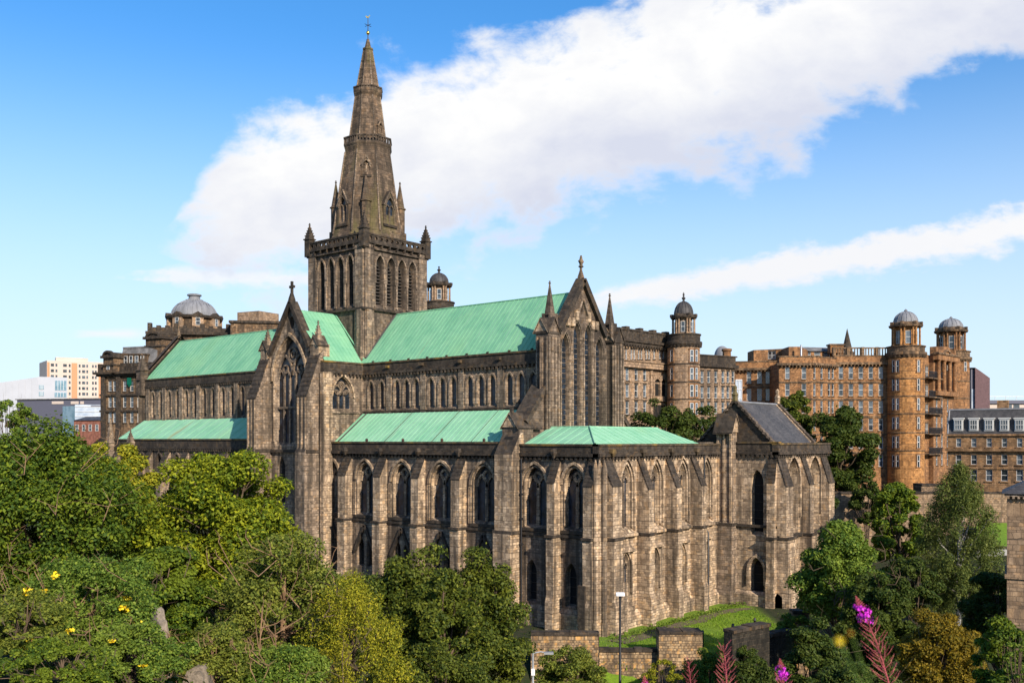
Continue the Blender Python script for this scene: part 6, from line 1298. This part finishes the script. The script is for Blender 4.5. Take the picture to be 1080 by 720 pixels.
def build_lamps():
    x, y = ground_pt(654, 76); zg = tz(x, y); T = thing('street_lamp', (x, y, zg), 'tall black lamp post with a small white lamp head, in front of the ambulatory', 'street lamp'); zt = zat(628, 76)
    mb = MB(); mb.lathe(x, y, [(.16, zg - .3), (.16, zg + 1.2), (.11, zg + 1.3), (.085, zt)], 12, 0, 0, True); mb.build('pole', ['iron_black'], T)
    f_ = Fr((x, y), RT[:2], (-FW.x, -FW.y)); mb = MB()
    mb.prism(f_, [(-.18, zt - .02), (.42, zt + .05), (.42, zt + .16), (.1, zt + .3), (-.18, zt + .24)], -.33, .33, 0); mb.fbox(f_, -.1, .1, -.12, .12, zt - .3, zt, 1); mb.build('lamp_head', ['lamp_white', 'iron_black'], T)
    x, y = ground_pt(562, 60); zg = tz(x, y); zt = zat(686, 60); T = thing('street_lamp', (x, y, zg), 'grey galvanised lamp column with a short arm, at the bottom below the choir', 'street lamp')
    mb = MB(); mb.lathe(x, y, [(.13, zg - .3), (.13, zg + 2.4), (.085, zg + 2.5), (.07, zt)], 12, 0, 0, True); mb.build('pole', ['galvanised'], T)
    f_ = Fr((x, y), RT[:2], (-FW.x, -FW.y)); mb = MB(); mb.tube([f_.p(0, zt - .15, 0), f_.p(.5, zt - .05, 0), f_.p(.75, zt - .1, 0)], [.045, .04, .04], 8); mb.fbox(f_, .7, 1.3, -.14, .14, zt - .2, zt - .06, 0); mb.build('lamp_arm', ['galvanised'], T)
    mb = MB(); mb.fbox(f_, -.1, .12, .07, .2, zt - 1.5, zt - 1.1); mb.build('sign_plate', ['lamp_white'], T)
    for px, py, t_, lb in ((741, 664, 82, 'short dark bollard post at the left of the lawn edge, above the stone pier'), (773, 657, 84, 'short dark bollard post at the corner of the dark wall'), (796, 651, 88, 'short dark bollard post on the lawn nearest the chapter house')):
        x, y = ground_pt(px, t_); zg = tz(x, y); zt = max(zat(py, t_), zg + .7); mb = MB(); mb.lathe(x, y, [(.10, zg - .2), (.10, zt - .3), (.14, zt - .28), (.14, zt - .2), (.08, zt - .18), (.13, zt - .08), (.04, zt)], 10, 0, 0, True); tag(mb.build('bollard', ['iron_black']), lb, 'bollard', 'bollards on the lawn')
build_lamps()
def build_stones():
    x, y = ground_pt(167, 30); z = zat(700, 30); f_ = Fr((x, y), (RT.x * .8 - FW.x * .6, RT.y * .8 - FW.y * .6), (-FW.x * .8 - RT.x * .6, -FW.y * .8 - RT.y * .6)); mb = MB()
    w_ = .5; zt = zat(640, 30); mb.extrude(f_, [(-w_, z - 4), (w_ * 1.2, z - 4), (w_ * .95, zt - 1.1), (w_ * .72, zt - .75), (w_ * .5, zt - .42), (w_ * .34, zt - .38), (.1, zt - .1), (-.02, zt), (-.13, zt - .12), (-.2, zt - .3), (-w_ * .62, zt - .36), (-w_ * .7, zt - .6), (-w_ * .95, zt - 1.0)], -.14, .14)
    tag(mb.build('headstone', ['headstone']), 'weathered grey headstone leaning among the shrubs at lower left', 'headstone')
    x, y = ground_pt(207, 26); zt = zat(701, 26); mb = MB(); f_ = Fr((x, y), RT[:2], (-FW.x, -FW.y)); rng = random.Random(5)
    pr_ = [(-.38, zt - 2.5), (.40, zt - 2.5), (.36, zt - .35), (.30, zt - .12), (.22, zt), (-.02, zt - .03), (-.22, zt - .14), (-.34, zt - .4)]; mb.extrude(f_, pr_, -.35, .1); mb.extrude(f_.off(.1), [(a * .8, zt - 2.5 if b < zt - 2 else b - .12) for a, b in pr_], 0, .12)
    tag(mb.build('boulder', ['headstone']), 'pale broken block of stone at the bottom edge among shrubs', 'stone')
build_stones()

# ------------------------------------------------------------------ flowers just in front of the camera
def fireweed(px, t, py_tip, px_base, py_base, label, seed, blooms=True, pods=90, dark=False, wide=1.0):
    rng = np.random.default_rng(seed); bx, by = ground_pt(px_base, t); zg = tz(bx, by); T = thing('fireweed', (bx, by, zg), label, 'flower', 'fireweed spikes in the foreground')
    tip = np.array([*ground_pt(px, t), zat(py_tip, t)]); low = np.array([*ground_pt(px_base, t), zat(py_base, t)]); root = np.array([bx, by, zg - .02]); L = np.linalg.norm(tip - low); ax = (tip - low) / L
    def at(f): return low + (tip - low) * f + np.array([RT.x, RT.y, 0]) * .035 * L * sin(f * 3.0)
    mb = MB(); mb.tube([root, (root + low) / 2, low] + [at(f) for f in (.25, .5, .75, 1)], [.0035, .0032, .0028, .0024, .002, .0015, .001], 6); mb.build('stem', ['stem_red'], T)
    mb = MB(); e1 = np.array([RT.x, RT.y, 0]); e2 = np.array([-FW.x, -FW.y, 0])
    f0 = .72 if blooms else .97
    for k in range(pods):
        f = (k + rng.random()) / pods * f0; an = k * 2.4 + rng.normal(0, .2); d = e1 * cos(an) + e2 * sin(an); p = at(f); ln = L * .185 * (1.1 - .45 * f) * rng.uniform(.75, 1.15) * wide
        q1 = p + d * ln * .42 + ax * ln * .30; q2 = p + d * ln * .82 + ax * ln * .78; mb.tube([p, q1, q2], [.0005, .0011, .0006], 5)
    mb.build('seed_pods', ['pod_dark' if dark else 'pod_pink'], T)
    if blooms:
        C_, N_, S_ = [], [], []
        for k in range(26):
            f = .71 + .19 * rng.random(); an = k * 2.4; d = e1 * cos(an) + e2 * sin(an); c = at(f) + d * L * rng.uniform(.03, .085)
            for j in range(4): a2 = j * pi / 2 + rng.random(); o_ = (e1 * cos(a2) + np.array([0, 0, 1]) * sin(a2)) * L * .017; C_.append(c + o_); N_.append(d + rng.normal(0, .3, 3)); S_.append(L * .0165)
        org = np.array([bx, by, zg]); me = leaf_mesh('petals', np.array(C_) - org, np.array(N_), np.array(S_), 'petal_magenta', rng, .8); o = bpy.data.objects.new('petals', me); COL.objects.link(o); o.parent = T
        mb = MB()
        for k in range(40):
            f = .86 + .14 * (k / 40); an = k * 2.4; d = e1 * cos(an) + e2 * sin(an); p = at(min(f, 1)); ln = L * .07 * (1.08 - (k / 40)); q = p + d * ln * .8 + ax * ln * .5; mb.tube([p, (p + q) / 2, q], [.0007, .0016, .0006], 5)
        mb.build('buds', ['pod_dark'], T)
    C_, N_, S_ = [], [], []
    for k in range(26):
        f = rng.uniform(-.7, .02); p = low + (tip - low) * f if f < 0 else at(f); an = k * 2.4; d = e1 * cos(an) + e2 * sin(an)
        for j in range(5): C_.append(p + d * (.012 + .016 * j) + np.array([0, 0, .012 * sin(j * .8)])); N_.append(np.array([0, 0, 1.0]) + d * -.2); S_.append(.012)
    org = np.array([bx, by, zg]); me = leaf_mesh('leaves', np.array(C_) - org, np.array(N_), np.array(S_), 'leaf_fresh', rng, .5); o = bpy.data.objects.new('leaves', me); COL.objects.link(o); o.parent = T
    return T
fireweed(902, 3.4, 628, 938, 722, 'tallest pink fireweed spike with magenta blooms near its leaning tip', 61, pods=54)
fireweed(822, 3.9, 694, 826, 770, 'short fireweed tip with a cluster of magenta blooms at the bottom edge', 62, pods=60)
fireweed(762, 3.6, 680, 766, 745, 'feathery pink fireweed spike gone to seed, leftmost of the tall ones', 63, blooms=False, pods=56, wide=1.25)
fireweed(679, 4.2, 712, 680, 790, 'low magenta fireweed head barely above the bottom edge below the lamp post', 64, pods=40)
fireweed(725, 5.0, 693, 728, 760, 'dark reddish fireweed stem in the shade, beside the stone pier bush', 65, blooms=False, pods=60, dark=True)
def ragwort(px, t, py, px2, py2, r, label, seed, mat='petal_yellow'):
    rng = np.random.default_rng(seed); bx, by = ground_pt(px2, t); zg = tz(bx, by); T = thing('ragwort', (bx, by, zg), label, 'flower'); h = np.array([*ground_pt(px, t), zat(py, t)]); m_ = np.array([*ground_pt(px2, t), zat(py2, t)])
    mb = MB(); mb.tube([(bx, by, zg), tuple(m_), tuple(h)], [.0005, .0004, .0003], 6); mb.build('stem', ['stem_green'], T)
    n = 60; off = rng.normal(0, 1, (n, 3)); off /= np.linalg.norm(off, axis=1, keepdims=True); off *= r * rng.uniform(.2, 1, (n, 1)) * (1, 1, .8); org = np.array([bx, by, zg])
    me = leaf_mesh('flower_head', h + off - org, off + (0, 0, r), np.full(n, r * .4), mat, rng, .7); o = bpy.data.objects.new('flower_head', me); COL.objects.link(o); o.parent = T
ragwort(885, .5, 675, 908, 722, .0027, 'blurred yellow flower very close to the lens, left of the tall fireweed', 71)
ragwort(897, .55, 667, 925, 745, .0014, 'tiny blurred orange-yellow bud touching the tall fireweed', 72, 'petal_orange')

# ------------------------------------------------------------------ turf blades and weeds on the kirkyard lawn
def turf():
    rng = np.random.default_rng(9); n = 60000; tt = WALL_T - .6 + rng.random(n) ** 1.3 * 28; rr = rng.uniform(3, 26, n)
    x = EYE.x + FW.x * tt + RT.x * rr; y = EYE.y + FW.y * tt + RT.y * rr; ok = ~((x < 46.6) & (y > -13) & (y < 13.5)) & ~((x < 53) & (y > 11.5)) & ~((x < 45) & (y > -13)); x, y = x[ok], y[ok]; z = terrain(x, y)
    patch = np.sin(x * .9 + 1.3 * np.sin(y * .7)) * np.sin(y * 1.1 + 1.7 * np.sin(x * .5)); keep = rng.random(len(x)) < .55 + .4 * patch; x, y, z = x[keep], y[keep], z[keep]; h = rng.uniform(.035, .10, len(x)) * (1 + .8 * (rng.random(len(x)) < .06))
    P = np.stack([x, y, z + h * .6], 1); nr = rng.normal(size=P.shape) * (1, 1, .25); me = leaf_mesh('grass_blades', P, nr, h, 'turf_blade', rng, .35, -3.0)
    o = bpy.data.objects.new('grass', me); COL.objects.link(o); tag(o, 'short mown grass of the lawn at the foot of the east wall', 'grass', None, 'stuff')
    C_, N_, S_ = [], [], []                                                                 # rank weeds along the foot of the walls
    for k in range(520):
        if k % 2: cx_, cy_ = 47.0 + rng.normal(0, .35), rng.uniform(-12, 13)
        else: q = rng.uniform(2, 19); cx_, cy_ = EYE.x + FW.x * (WALL_T + .5 + rng.random()) + RT.x * q, EYE.y + FW.y * (WALL_T + .5 + rng.random()) + RT.y * q
        if rng.random() < .45: continue
        zc_ = float(terrain(cx_, cy_))
        for j in range(12): C_.append((cx_ + rng.normal(0, .16), cy_ + rng.normal(0, .16), zc_ + rng.uniform(.03, .38))); N_.append(rng.normal(size=3)); S_.append(rng.uniform(.05, .12))
    me = leaf_mesh('weeds', np.array(C_), np.array(N_), np.array(S_), 'leaf_fresh', rng, .5); o = bpy.data.objects.new('weeds', me); COL.objects.link(o); tag(o, 'low weeds growing along the foot of the old walls', 'weeds', None, 'stuff')
leaf('turf_blade', (.10, .19, .012), (.16, .27, .018), (.27, .34, .04), .3)
turf()
# worn earth path round the foot of the ambulatory
def path():
    mb = MB(); pts = [(47.4, -12.6), (48.0, -8.0), (47.6, -3.5), (48.1, 1.0), (47.6, 5.5), (48.2, 9.0), (49.0, 11.2)]; wd = [1.1, 1.0, .8, .9, .7, .8, .5]; sub = []
    for (p, q), (w0, w1) in zip(zip(pts, pts[1:]), zip(wd, wd[1:])):
        for k in range(6): f = k / 6; sub.append((p[0] * (1 - f) + q[0] * f, p[1] * (1 - f) + q[1] * f, w0 * (1 - f) + w1 * f))
    rg = random.Random(4); L_ = [(x - w * rg.uniform(.8, 1.1), y) for x, y, w in sub]; R_ = [(x + w * rg.uniform(.7, 1.2), y) for x, y, w in sub]
    for i in range(len(sub) - 1): a, b, c, d = L_[i], R_[i], R_[i + 1], L_[i + 1]; mb.quad(*[(q[0], q[1], tz(*q) + .05) for q in (a, b, c, d)])
    structure(mb.build('path', ['earth']))
simple('earth', (.17, .125, .08), .95, nscale=3, namt=.6, col2=(.09, .065, .04), bmp=.6)
path()
# ------------------------------------------------------------------ ground cover and the wood that carries on past the left edge
def undergrowth():
    rng = np.random.default_rng(77); P, Nn, S = [], [], []; k = 0
    while k < 1500:
        if rng.random() < .72: t = 14 + 74 * rng.random(); r = rng.uniform(-.66 * t - 14, 3)
        else: t = rng.uniform(56, 128); r = rng.uniform(27, .62 * t + 6)
        x, y = EYE.x + FW.x * t + RT.x * r, EYE.y + FW.y * t + RT.y * r
        if (x < 48 and y > -14.5) or (x < 54 and y > 10): continue
        k += 1; R = rng.uniform(.45, 1.25) * (.7 if t < 30 else 1); n = 46; d = rng.normal(size=(n, 3)); d /= np.linalg.norm(d, axis=1, keepdims=True); d[:, 2] = np.abs(d[:, 2])
        P.append(np.array([x, y, tz(x, y)]) + d * R * rng.uniform(.6, 1.1, (n, 1)) * (1.15, 1.15, .75)); Nn.append(d + rng.normal(0, .5, (n, 3)) + (0, 0, .3)); S.append(rng.uniform(.08, .17, n))
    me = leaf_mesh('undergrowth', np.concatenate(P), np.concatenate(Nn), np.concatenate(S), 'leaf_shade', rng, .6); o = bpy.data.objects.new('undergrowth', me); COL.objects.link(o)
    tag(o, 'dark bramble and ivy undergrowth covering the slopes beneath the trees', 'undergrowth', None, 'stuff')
    P, Nn, S = [], [], []
    for px, t, top, rx in ((-95, 50, 455, 4.8), (-150, 40, 500, 4.2), (-230, 60, 440, 6.0), (-330, 52, 470, 5.0), (-210, 30, 560, 3.4), (-420, 66, 430, 6.5)):
        x, y = ground_pt(px, t); zt = zat(top, t); zg = tz(x, y); zc = (zt + zg + 2.5) / 2; rz = (zt - zg - 2.5) / 2
        for c in range(70):
            d = rng.normal(size=3); d /= np.linalg.norm(d); q = np.array([x, y, zc]) + d * (rx, rx, rz) * rng.uniform(.3, 1) ** .5; R = rng.uniform(.13, .26) * rx; n = 150; e = rng.normal(size=(n, 3)); e[:, 2] += .35; e /= np.linalg.norm(e, axis=1, keepdims=True)
            P.append(q + e * R * rng.uniform(.6, 1.1, (n, 1))); Nn.append(e * .55 + rng.normal(0, .45, (n, 3)) + (0, 0, .45)); S.append(rng.uniform(.10, .2, n))
    me = leaf_mesh('woodland', np.concatenate(P), np.concatenate(Nn), np.concatenate(S), 'leaf_deep', rng, .55); o = bpy.data.objects.new('woodland', me); COL.objects.link(o)
    tag(o, 'mass of further green trees carrying on behind the big tree at the left edge', 'woodland', None, 'stuff')
undergrowth()
